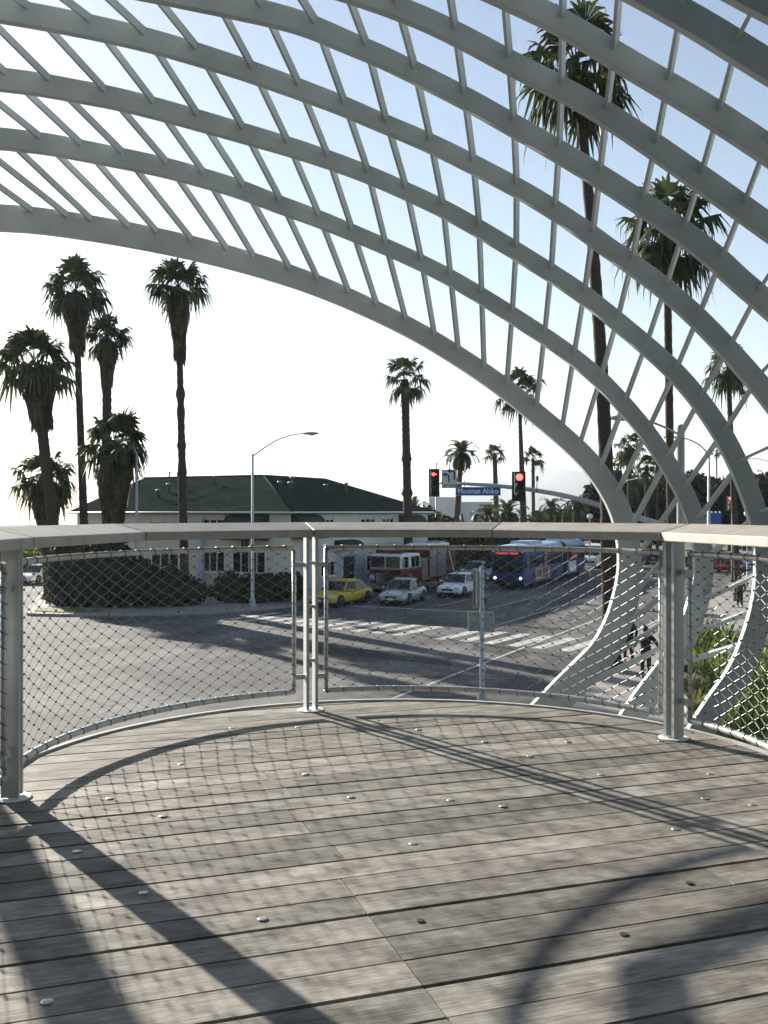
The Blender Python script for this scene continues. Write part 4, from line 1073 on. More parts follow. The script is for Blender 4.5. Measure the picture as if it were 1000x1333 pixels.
    for y in (-1, 1):
        for x in (.42, -.55):
            g = MB(); g.box((x, y*(hw+.004), belt*.80), (.2,.03,.03)); g.build('door_handle', pm if not taxi else M['black'], t_)
    if taxi:
        g = MB(); g.box((-.35,0,Ht+.075),(.28,.75,.14), top=.8); g.build('roof_sign', M['plate'], t_)
    return t_
def on_lane(x, D): return (x, D, 0)
car(on_lane(-2.55, 57.4), HEAD, M['cab'], 'yellow taxi waiting at the crosswalk, nearest to the motel', 'car', L=5.2, W=1.9, Ht=1.46, hood=.30, name='taxi')
car(on_lane(1.15, 58.3), HEAD+R(8), M['silver'], 'silver saloon waiting at the crosswalk beside the yellow taxi', L=4.7, W=1.84, Ht=1.46, name='saloon_car')
car(on_lane(4.95, 63.6), HEAD+R(4), M['carwhite'], 'white saloon queued between the silver car and the blue bus', L=4.7, W=1.82, Ht=1.46, name='saloon_car')
car(on_lane(7.4, 77.0), HEAD, M['carblue'], 'pale blue car behind the white saloon, mostly hidden by the signal post', L=4.4, W=1.8, Ht=1.55, name='saloon_car')
car((-26.9, 74.6, 0), R(-90-10), M['carwhite'], 'pale car parked across the side street at far left', L=4.6, W=1.82, Ht=1.42, name='parked_car')
car((-31.6, 74.2, 0), R(-84), M['cardark'], 'dark car parked left of the pale one across the side street', L=4.6, W=1.82, Ht=1.42, name='parked_car')
for px, D, pm, lab, st in ((792,104,'cardark','dark car far up the avenue behind the big palm trunk','sedan'),(850,104,'cardark','dark car far up the avenue between the front rib and the railing post','sedan'),(932,106,'carblue','pale blue car far up the avenue between the second and third ribs','sedan'),(955,98,'carwhite','white car far up the avenue beside the slim palm','sedan'),(944,88,'carred','dark red car far up the avenue behind the person in a red top','sedan'),(975,116,'silver','silver car farthest up the avenue at the right edge','sedan')):
    car(base(px, D, 0), HEAD+R(-4 if px < 900 else 60), M[pm], lab, L=4.6, W=1.82, Ht=1.46, name='saloon_car')
# pick-up or van behind the bus
vn = thing('van', base(776, 96, 0), 'white delivery van following the blue bus, half behind the palm trunk', 'van', rz=HEAD)
b = MB(); b.loft([[(x,-w_,zb),(x,-w_,zt*.6),(x,-w_*.9,zt),(x,w_*.9,zt),(x,w_,zt*.6),(x,w_,zb)] for x,w_,zb,zt in ((-2.6,.9,.4,2.2),(-2.5,.98,.35,2.3),(.9,.98,.3,2.3),(1.3,.97,.3,2.2),(2.0,.96,.3,1.25),(2.6,.92,.3,1.1),(2.7,.8,.4,.9))], smooth=False); b.build('body', M['carwhite'], vn)
b = MB(); b.poly([(1.36,-.78,2.08),(1.36,.78,2.08),(1.98,.84,1.30),(1.98,-.84,1.30)]); o = b.build('windshield', M['glass'], vn); sd_ = o.modifiers.new('s','SOLIDIFY'); sd_.thickness = .02; sd_.offset = 0; o.location = (.02,0,.02)
for y in (-1,1):
    b = MB(); b.box((.6,y*.975,1.75),(1.0,.02,.55)); b.build('side_window', M['glass'], vn)
    b = MB(); b.box((2.66,y*.66,.88),(.1,.26,.18)); b.build('headlight', M['headlight'], vn)
for x in (-1.6,1.75):
    for y in (-1,1): wheel(vn, x, y*.86, .36)
b = MB(); b.box((2.69,0,.62),(.08,1.2,.2)); b.build('grille', M['black'], vn)

# the articulated bus
bus = thing('articulated_bus', (8.75+.454*.2, 68.6, 0), 'long blue articulated bus with pale roof and red lit destination sign', 'bus', rz=math.atan2(-.90,-.42))
def busbox(x0, x1, nose, name='body'):
    W_ = 1.28; b = MB(); secs = []
    xs = [(x0, 1.0), (x0+.15, 1.0), (x1-.5, 1.0), (x1-.15, .985), (x1, .93)] if nose else [(x0,.95),(x0+.15,1.0),(x1-.1,1.0),(x1,1.0)]
    for x, k in xs:
        w_ = W_*k
        secs.append([(x,-w_,.32),(x,-w_,2.62),(x,w_,2.62),(x,w_,.32)])
    b.loft(secs, smooth=False); return b.build(name, M['busblue'], bus)
LB1 = 10.6
body1 = busbox(-LB1, 0, True)
body2 = busbox(-18.3, -LB1-1.3, False)
be = MB(); secs = []
for k in range(15):
    x = -LB1-.04-1.22*k/14; g_ = .06 if k % 2 else 0
    secs.append([(x,-1.24+g_,.45),(x,-1.24+g_,2.75),(x,-.9,3.0-g_),(x,.9,3.0-g_),(x,1.24-g_,2.75),(x,1.24-g_,.45)])
be.loft(secs, smooth=False); be.build('bellows', M['bellows'], bus)
for x0, x1, nose in ((-LB1, 0, True), (-18.3, -LB1-1.3, False)):
    r_ = MB(); secs = []
    xs = [x0, x0+.3, (x0+x1)/2, x1-1.2, x1-.5, x1-.08] if nose else [x0+.05, x0+.35, (x0+x1)/2, x1-.3, x1]
    for i, x in enumerate(xs):
        f = 1.0
        if nose: f = (1,1,1,.98,.8,.25)[i]
        else: f = (.6,1,1,1,1)[i]
        secs.append([(x,-1.275,2.625)]+[(x, -1.275*math.cos(a*math.pi/8), 2.63+.55*f*math.sin(a*math.pi/8)**.6) for a in range(1,8)]+[(x,1.275,2.625)])
    r_.loft(secs); r_.build('roof', M['buspale'], bus)
hat = MB(); hat.box((-4.6,0,3.22),(3.6,1.5,.22), top=.9); hat.build('roof_unit', M['buspale'], bus)
hat = MB(); hat.box((-14.6,0,3.22),(4.2,1.5,.22), top=.9); hat.build('roof_unit', M['buspale'], bus)
wn = MB(); wn.box((.012,0,1.78),(.03,2.06,1.22)); wn.build('windshield', M['glass'], bus)
wn = MB(); wn.box((.03,0,1.78),(.02,.05,1.22)); wn.build('windshield_divider', M['black'], bus)
sg = MB(); sg.box((.014,0,2.55),(.03,2.1,.24)); sgo = sg.build('destination_sign', M['black'], bus)
ld = MB()
rr = random.Random(4)
yy = -.88
while yy < .75:
    w_ = rr.uniform(.08,.16); ld.box((.034, yy+w_/2, 2.55),(.012, w_, rr.uniform(.11,.16))); yy += w_+.035
o = ld.build('lit_letters', M['led']); o.parent = sgo
for y in (-1,1):
    h_ = MB(); h_.lathe([(.10,0),(.10,.03),(.05,.05)], n=12); o = h_.build('headlight', M['headlight_on'], bus); o.rotation_euler = (0,R(90),0); o.location = (.0,y*.95,.78)
    h_ = MB(); h_.ball((.02,y*1.06,2.62),.07,8,6); h_.build('marker_light', M['headlight'], bus)
    m_ = MB(); m_.tube([(-.1,y*1.2,2.5),(.35,y*1.42,2.35),(.38,y*1.44,1.9)],.03,6); m_.box((.38,y*1.44,1.75),(.1,.22,.42)); m_.build('mirror', M['black'], bus)
bm_ = MB(); bm_.box((.02,0,.48),(.12,2.3,.28)); bm_.build('bumper', M['black'], bus)
bk = MB()
for y in (-.45,.45): bk.tube([(.08,y,.62),(.3,y,1.0)],.03,6)
bk.tube([(.3,-.6,1.0),(.3,.6,1.0)],.03,6); bk.tube([(.2,-.6,.8),(.2,.6,.8)],.03,6); bk.build('bicycle_rack', M['black'], bus)
for y in (-1, 1):
    for x0, x1 in ((-2.9,-1.25),(-4.7,-2.98),(-6.5,-4.78),(-8.3,-6.58),(-10.3,-8.38),(-13.9,-12.3),(-15.6,-14.0),(-17.8,-15.7)):
        g = MB(); g.box(((x0+x1)/2,y*1.285,1.95),(x1-x0,.02,.98)); g.build('side_window', M['glass'], bus)
    ad = MB(); ad.box((-4.55,y*1.287,.92),(3.9,.018,.86)); ao = ad.build('side_poster', M['ad_tan'], bus)
    for k, (xo, ww, hh, mm) in enumerate(((-3.9,.6,.6,'ad_dark'),(-4.9,.7,.7,'ad_red'),(-5.75,.5,.72,'ad_dark'),(-3.2,.4,.5,'ad_red'),(-5.3,.25,.6,'ad_dark'))):
        q = MB(); q.box((xo,y*1.299,.94),(ww,.01,hh)); qo = q.build('poster_picture', M[mm]); qo.parent = ao
    ad = MB(); ad.box((-13.7,y*1.287,.95),(2.4,.018,.9)); ad.build('side_poster', M['carwhite'], bus)
    ad = MB(); ad.box((-14.5,y*1.299,1.9),(2.2,.012,.72)); ad.build('window_poster', M['ad_red'], bus)
    for x in (-2.35,-8.0,-16.2):
        g = MB(); n = 14; g.face([g.vert((x+math.cos(math.pi*k/n)*.62,y*1.283,.5+math.sin(math.pi*k/n)*.62)) for k in range(n+1)]+[]); g.build('wheel_arch', M['black'], bus, normals=False)
        wheel(bus, x, y*1.16, .48, .28)

# the fire engine
FE = (.05, 63.6, 0)
fe = thing('fire_engine', FE, 'red and white fire engine behind the yellow taxi', 'fire engine', rz=HEAD)
b = MB(); b.box((-1.6,0,1.12),(3.2,2.44,1.22)); o = b.build('cab_body', M['fire'], fe); o.modifiers.new('b','BEVEL').width = .08
b = MB(); b.box((-1.62,0,2.22),(3.1,2.40,.98), top=.955); o = b.build('cab_top', M['carwhite'], fe); o.modifiers.new('b','BEVEL').width = .08
for y in (-.56,.56):
    b = MB(); b.box((-.055,y,2.18),(.03,1.02,.72), rot=Matrix.Rotation(R(-3.5),3,'Y')); b.build('windshield', M['glass'], fe)
b = MB(); b.box((-.06,0,1.68),(.05,2.3,.06)); b.build('stripe', M['carwhite'], fe)
b = MB(); b.box((.01,0,1.12),(.05,1.25,.62)); go = b.build('grille', M['chrome'], fe)
for z in (.92,1.08,1.24): b = MB(); b.box((.04,0,z),(.02,1.1,.06)); q = b.build('grille_slat', M['black']); q.parent = go
for y in (-.92,.92):
    b = MB(); b.box((.01,y,1.16),(.06,.4,.36)); ho = b.build('headlight', M['chrome'], fe)
    for q_ in (-.1,.1): b = MB(); b.ball((.05,y+q_,1.16),.085,8,6); q = b.build('lamp', M['headlight']); q.parent = ho
b = MB(); b.box((.22,0,.62),(.5,2.46,.32)); b.build('bumper', M['chrome'], fe)
b = MB(); b.box((-.75,0,2.84),(.42,1.9,.2)); b.build('light_bar', M['fire'], fe)
for y in (-1,1):
    for x0, x1 in ((-1.12,-.42),(-2.16,-1.62),(-2.86,-2.28)):
        b = MB(); b.box(((x0+x1)/2,y*1.195,2.16),(x1-x0,.03,.70), rot=Matrix.Rotation(R(y*1.6),3,'X')); b.build('side_window', M['glass'], fe)
    b = MB(); b.tube([(-.2,y*1.2,2.5),(.2,y*1.48,2.4)],.025,6); b.box((.2,y*1.5,2.15),(.1,.2,.5)); b.build('mirror', M['chrome'], fe)
    b = MB(); b.box((-5.1,y*1.245,1.9),(1.1,.03,1.9)); b.build('roll_up_door', M['rollup'], fe)
    b = MB(); b.box((-6.6,y*1.245,1.9),(1.5,.03,1.9)); b.build('roll_up_door', M['rollup'], fe)
    b = MB(); b.box((-8.3,y*1.235,2.05),(1.6,.03,1.5)); b.build('side_panel', M['fire'], fe)
    b = MB(); b.bar((-7.75,y*1.27,2.85),(-8.75,y*1.27,1.15),.02,.12,(0,1,0)); b.build('white_rail', M['carwhite'], fe)
    for x in (-.95,-6.9): wheel(fe, x, y*1.08, .52, .32, 'chrome')
    b = MB(); b.box((-3.75,y*1.05,1.55),(.9,.35,1.5)); b.build('pump_panel', M['rollup'], fe)
b = MB(); b.box((-3.75,0,1.4),(1.1,1.9,1.7)); b.build('pump_housing', M['black'], fe)
b = MB(); b.box((-6.75,0,1.75),(4.9,2.46,2.25)); b.build('rear_body', M['fire'], fe)
b = MB(); b.box((-6.75,0,2.95),(4.95,2.5,.16)); b.build('top_rail', M['rollup'], fe)
b = MB()
for y in (-.7,-.35,0,.35,.7): b.tube([(-4.5,y,3.05),(-5.5,y,3.17),(-7,y,3.10),(-9,y,3.14)],.13,6)
b.build('hose_bed', M['white'], fe)
b = MB()
for y in (-.55,.55): b.tube([(-3.3,y*.9,2.95),(-9.0,y*.9,3.35)],.035,6)
for k in range(14): b.tube([(-3.5-k*.4,-.5,2.965+k*.028),(-3.5-k*.4,.5,2.965+k*.028)],.022,5)
b.build('ladder', M['chrome'], fe)

# ------------------------------------------------------------------ street lamps, signals and signs
def streetlamp(px, D, ytop, arm, label, r=.10, group='street lamps', name='street_lamp', foot=True):
    """arm: list of photograph points from the pole top outwards (may be empty)"""
    p0 = base(px, D, 0.0); t_ = thing(name, p0, label, 'street lamp', group)
    zt = hz(ytop, D)
    m_ = MB(); m_.lathe([(r*2.1,.1),(r*2.1,.16),(r*1.5,.5),(r*1.35,.55),(r,.62),(r*.62,zt),(r*.3,zt+.05)], n=12); m_.build('pole', M['lamp'], t_)
    for line_ in arm:
        pts = [at(x, y, D)-Vector(p0) for x, y in line_]
        d = Vector((1 if pts[-1].x > pts[0].x else -1, 0, 0))
        c = [pts[0]]
        for i in range(len(pts)-1):
            for k in range(1, 5): c.append(pts[i].lerp(pts[i+1], k/4))
        for _ in range(2): c = [c[0]]+[(c[i-1]+c[i]*2+c[i+1])/4 for i in range(1, len(c)-1)]+[c[-1]]
        m_ = MB(); m_.tube(c, [r*.42-(r*.12)*i/len(c) for i in range(len(c))], 8); m_.build('arm', M['lamp'], t_)
        e = c[-1]; l_ = MB()
        secs = []
        for f, w_, h_ in ((-.12,.04,.04),(.02,.10,.07),(.28,.17,.10),(.55,.19,.10),(.78,.12,.06),(.84,.03,.02)):
            q = e+d*f+Vector((0,0,-.02)); secs.append([q+Vector((0,w_*math.cos(a),h_*math.sin(a)*(1.0 if math.sin(a) > 0 else .7))) for a in [2*math.pi*k/10 for k in range(10)]])
        l_.loft(secs); lo_ = l_.build('lamp_head', M['lamp'], t_)
        g_ = MB(); g_.ball(e+d*.42+Vector((0,0,-.085)),.12,8,6,(1.4,1,.45)); q = g_.build('lens', M['lamp_glass']); q.parent = lo_
    return t_
L1 = streetlamp(329, 54.6, 591, [[(329,594),(345,582),(364,571),(380,566),(396,564)]], 'tall street lamp with curved arm in front of the motel corner')
streetlamp(178, 54.9, 590, [[(178,600),(177,588),(173,578),(166,573)]], 'street lamp rising from the tall hedge among the left palms')
streetlamp(568, 86, 601, [[(568,606),(573,598),(580,593)]], 'thin street lamp directly behind the red arrow signal', r=.09)
streetlamp(600, 92, 588, [[(600,589),(590,587)],[(600,589),(610,587)]], 'thin two armed street lamp behind the turn arrows sign', r=.09)
streetlamp(923, 62, 588, [[(923,592),(912,579),(895,571),(880,569)]], 'street lamp with long arm between the second and third ribs', r=.12)
streetlamp(1008, 88, 606, [[(1008,608),(1000,600),(985,597),(975,597)]], 'street lamp whose arm enters at the right edge', r=.1)
def ornate(px, D, ytop, label):
    p0 = base(px, D, .1); t_ = thing('globe_lamp', p0, label, 'street lamp', 'small park lamps'); z = hz(ytop, D)
    m_ = MB(); m_.lathe([(.12,0),(.12,.3),(.06,.45),(.05,z-.4),(.09,z-.35)], n=10); m_.build('pole', M['lamp'], t_)
    m_ = MB(); m_.ball((0,0,z-.12),.24,10,8); m_.build('globe', M['white'], t_)
ornate(768, 78, 672, 'small white globe lamp beside the big palm trunk')
ornate(973, 70, 668, 'small globe lamp beside the third rib')
m3 = thing('twin_lamp', base(746, 105, 0), 'slim twin armed park lamp left of the big palm trunk', 'street lamp'); z = hz(655,105)
m_ = MB(); m_.lathe([(.12,0),(.07,.5),(.06,z)], n=8); m_.build('pole', M['white'], m3)
for s_ in (-1,1): m_ = MB(); m_.tube([(0,0,z-.3),(s_*.8,0,z+.25),(s_*1.7,0,z+.35)],.06,6); m_.build('arm', M['white'], m3)
m3 = thing('twin_lamp', base(806, 82, 0), 'slim twin armed white lamp just right of the front rib', 'street lamp'); z = hz(630,82)
m_ = MB(); m_.lathe([(.12,0),(.06,.5),(.05,z)], n=8); m_.build('pole', M['white'], m3)
for s_ in (-1,1): m_ = MB(); m_.tube([(0,0,z-.3),(s_*.7,0,z+.3),(s_*1.6,0,z+.5)],.05,6); m_.box((s_*1.7,0,z+.5),(.5,.2,.1)); m_.build('arm', M['white'], m3)

# signal pole with the long mast arm
PB = base(886.5, 39, 0.0)
mast = thing('signal_mast', PB, 'blue grey signal pole with a long curved mast arm and lamp arm', 'signal mast')
zt = hz(556, 39)
m_ = MB(); m_.lathe([(.30,0),(.30,.05),(.19,.08),(.165,3.5),(.15,zt-.02),(.17,zt),(.17,zt+.05),(.04,zt+.12)], n=16); m_.build('pole', M['lamp'], mast)
def smooth_path(c, n=6, it=2):
    o = [c[0]]
    for a, b in zip(c, c[1:]):
        for k in range(1, n+1): o.append(a.lerp(b, k/n))
    for _ in range(it*3): o = [o[0]]+[(o[i-1]+o[i]*2+o[i+1])/4 for i in range(1, len(o)-1)]+[o[-1]]
    return o
armp = [at(x, y, D) for x, y, D in ((885,690,39),(850,680,39.8),(800,664,41),(740,645.5,42.2),(690,637,43.3),(640,631.5,44.2),(600,629.5,44.9),(573,628.5,45.3))]
ac = smooth_path([p-Vector(PB) for p in armp])
m_ = MB(); m_.tube(ac, [.14-.075*i/len(ac) for i in range(len(ac))], 10); m_.build('mast_arm', M['lamp'], mast)
la = smooth_path([at(x, y, D)-Vector(PB) for x, y, D in ((885,566,39),(868,557,39),(848,549,39),(830,544,39))])
m_ = MB(); m_.tube(la, .045, 8); m_.build('lamp_arm', M['lamp'], mast)
m_ = MB(); e = la[-1]; secs = []
for f, w_, h_ in ((.1,.05,.05),(-.05,.12,.08),(-.4,.2,.13),(-.8,.2,.12),(-1.05,.12,.07),(-1.12,.03,.02)):
    q = e+Vector((f,0,0)); secs.append([q+Vector((0,w_*math.cos(2*math.pi*k/10),h_*math.sin(2*math.pi*k/10))) for k in range(10)])
m_.loft(secs); m_.build('lamp_head', M['lamp'], mast)

def signal(center, h, label, arrow=False, w_=.42, face=Vector((0,-1,0)), lit=True, group='traffic lights', back=True, name='traffic_light'):
    """three-section head; face = the way it looks"""
    rz = math.atan2(face.y, face.x)+R(90)
    t_ = thing(name, center, label, 'traffic light', group, rz=rz)
    m_ = MB(); m_.box((0,.02,0),(w_*.72,.22,h*.96)); ho = m_.build('housing', M['sig'], t_); bv = ho.modifiers.new('b','BEVEL'); bv.width = .02
    if back: m_ = MB(); m_.box((0,.145,0),(w_*1.02,.02,h*1.06)); m_.build('backplate', M['sig'], t_)
    d_ = h/3
    for k, zz in enumerate((d_*.96, 0, -d_*.96)):
        l_ = MB(); r = min(w_*.30, d_*.36)
        if k == 0 and arrow and lit:
            dk_ = MB(); dk_.tube([(0,-.093,zz),(0,-.112,zz)], r, 16, smooth=False); lo_ = dk_.build('lens', M['lens_off'], t_)
            for a, b in (((-.75,0),(.75,0)),((-.75,0),(-.1,.55)),((-.75,0),(-.1,-.55))):
                l_.bar((a[0]*r,-.117,zz+a[1]*r),(b[0]*r,-.117,zz+b[1]*r),.006,r*.30,(0,1,0))
            ao = l_.build('arrow', M['red']); ao.parent = lo_
        else:
            l_.tube([(0,-.093,zz),(0,-.112,zz)], r, 16, smooth=False); l_.build('lens', M['red'] if (k == 0 and lit) else M['lens_off'], t_)
        v_ = MB(); n = 12; A_ = []; B_ = []
        for q in range(n+1):
            a = math.pi*(q/n*1.3-.15); A_.append(v_.vert((math.cos(a)*r*1.12,-.09,zz+math.sin(a)*r*1.12))); B_.append(v_.vert((math.cos(a)*r*1.12,-.09-.2*max(.2,math.sin(a)*.5+.5),zz+math.sin(a)*r*1.12)))
        for q in range(n): v_.face((A_[q],A_[q+1],B_[q+1],B_[q]))
        v_.build('visor', M['sig'], t_)
    return t_
signal(at(565.5, 628.5, 45.0), 1.24, 'black traffic light with a lit red left arrow at the end of the mast arm', arrow=True, w_=.50)
signal(at(676, 633, 43.0), 1.26, 'black traffic light with a lit round red lamp on the mast arm', w_=.60)
sg3 = signal(at(318.5, 703, 54.3), 1.1, 'traffic light with a lit red arrow on the street lamp by the motel', arrow=True, w_=.42)
m_ = MB(); m_.bar((.15,.1,.3),(.5,.25,.3),.05,.05,(0,0,1)); m_.bar((.15,.1,-.3),(.5,.25,-.3),.05,.05,(0,0,1)); m_.build('bracket', M['sig'], sg3)
signal(at(951, 655, 75), 1.15, 'distant traffic light with a lit red lamp beside the third rib', w_=.5, name='traffic_light')
pg = thing('signal_post', base(953.5, 75.2, 0), 'dark post carrying the distant red traffic light by the third rib', 'signal post'); m_ = MB(); m_.lathe([(.14,0),(.09,.3),(.08,hz(640,75.2))], n=10); m_.build('pole', M['sig'], pg)
# text helper
def text_mesh(body, size, m, par, loc, rot, extrude=.006, name='lettering', offset=.0, sx=1.0):
    cu = bpy.data.curves.new(name, 'FONT'); cu.body = body; cu.size = size; cu.extrude = extrude; cu.align_x = 'CENTER'; cu.align_y = 'CENTER'; cu.offset = offset
    tmp = bpy.data.objects.new('tmp', cu); COL.objects.link(tmp)
    me = bpy.data.meshes.new_from_object(tmp.evaluated_get(bpy.context.evaluated_depsgraph_get())); bpy.data.objects.remove(tmp)
    me.materials.clear(); me.materials.append(m)
    o = bpy.data.objects.new(name, me); COL.objects.link(o); o.parent = par; o.location = loc; o.rotation_euler = rot; o.scale = (sx,1,1); return o
sn = thing('street_name_sign', at(622.5, 639.5, 44.0), 'blue street name sign reading Moomat Ahiko hanging under the mast arm', 'street sign')
m_ = MB(); m_.box((0,0,0),(2.06,.04,.40)); bo = m_.build('board', M['sign_blue'], sn)
m_ = MB()
for z in (-.19,.19): m_.box((0,-.023,z),(2.06,.006,.014))
m_.build('border', M['white'], sn)
text_mesh('Moomat Ahiko', .33, M['white'], sn, (0,-.024,.0), (R(90),0,0), offset=.006, sx=.93)
m_ = MB()
for x in (-.62,.55): m_.tube([(x,0,.2),(x,.05,.52)],.018,6)
m_.build('hanger', M['lamp'], sn)
ts = thing('turn_sign', at(585, 623.5, 44.8), 'white sign with two black left turn arrows above small words', 'road sign')
m_ = MB(); m_.box((0,0,0),(.70,.03,.86)); m_.build('board', M['sign_white'], ts)
m_ = MB()
for z in (-.415,.415): m_.box((0,-.018,z),(.68,.006,.02))
for x in (-.335,.335): m_.box((x,-.0185,0),(.02,.006,.81))
m_.build('border', M['black'], ts)
def turn_arrow(x, z, s_):
    m_ = MB(); pts = [Vector((x, -.02, z-.22*s_))]+[Vector((x-.13*s_+.13*s_*math.cos(a), -.02, z+.08*s_+.13*s_*math.sin(a))) for a in [math.pi/2*k/6 for k in range(7)]]+[Vector((x-.2*s_, -.02, z+.21*s_))]
    for a, b in zip(pts, pts[1:]): m_.bar(a, b+(b-a)*.15, .006, .075*s_, (0,1,0))
    m_.prism([(0,0),(1,1),(1,0)][:0] or [(x-.18*s_, 0),(x-.18*s_, .001),(x-.179*s_, .001)], z, z+.001)
    m_.poly([(x-.34*s_,-.021,z+.21*s_),(x-.18*s_,-.021,z+.33*s_),(x-.18*s_,-.021,z+.09*s_)])
    m_.build('arrow', M['black'], ts)
turn_arrow(.24, .17, 1.0); turn_arrow(-.02, .03, .85)
m_ = MB(); m_.box((0,-.017,-.31),(.66,.006,.18)); m_.build('word_panel', M['sign_white'], ts)
text_mesh('LEFT TURN', .125, M['black'], ts, (0,-.022,-.31), (R(90),0,0), offset=.003, sx=.98)
m_ = MB(); m_.bar((0,.03,.0),(0,.2,.05),.05,.05,(0,0,1)); m_.build('clamp', M['lamp'], ts)
# camera-like detector on the arm
dt = thing('detector', at(699, 623, 42.9), 'small black detector on a stem above the mast arm', 'detector'); m_ = MB(); m_.box((0,0,0),(.1,.3,.22)); m_.tube([(0,0,-.1),(0,0,-.62)],.02,6); m_.build('detector_body', M['sig'], dt)
# signal post standing just beyond the deck, seen from behind
SP = base(627.5, 27.4, .13)
sp = thing('pedestal_signal', SP, 'grey pedestal post with signal heads turned away, right behind the railing', 'traffic light')
zt = hz(738, 27.4)-.13
m_ = MB(); m_.lathe([(.16,0),(.16,.03),(.11,.2),(.072,.3),(.07,zt),(.02,zt+.04)], n=14); m_.build('pole', M['lamp'], sp)
hd = MB(); zc = hz(767, 27.4)-.13; hd.box((-.06,.22,zc),(.20,.40,1.05)); ho = hd.build('signal_head', M['sig_back'], sp); ho.modifiers.new('b','BEVEL').width = .02
hd = MB(); hd.box((-.06,.43,zc),(.42,.02,1.16), rz=R(38)); hd.build('backplate', M['sig_back'], sp)
for z in (.35,0,-.35):
    hd = MB(); hd.tube([(.02,.3,zc+z),(.12,.62,zc+z)],.12,10); hd.build('visor', M['sig'], sp)
for x, dz in ((-.22,0),(.2,-.02)):
    hd = MB(); hd.box((x,.12,hz(809,27.4)-.13+dz),(.34,.22,.56)); o = hd.build('walk_signal', M['sig_back'], sp); o.modifiers.new('b','BEVEL').width = .02
hd = MB(); hd.box((.05,-.05,.95),(.12,.1,.2)); hd.build('push_button', M['sign_white'], sp)
# blue canvas screen and orange barrel up the avenue
bs = thing('canvas_screen', base(926, 84, 0), 'bright blue canvas screen with white top clips far up the avenue', 'screen')
m_ = MB(); zz = hz(674, 84); m_.box((0,0,zz-.3),(1.75,.06,1.5)); bo = m_.build('canvas', M['bluefence'], bs)
for x in (-.8,-.35,.05,.4,.75): m_ = MB(); m_.ball((x,-.02,zz+.48),.09,8,6); m_.build('clip', M['white'], bs)
m_ = MB()
for x in (-.85,.85): m_.tube([(x,.06,0),(x,.06,zz+.4)],.03,6)
m_.build('stand', M['lamp'], bs)

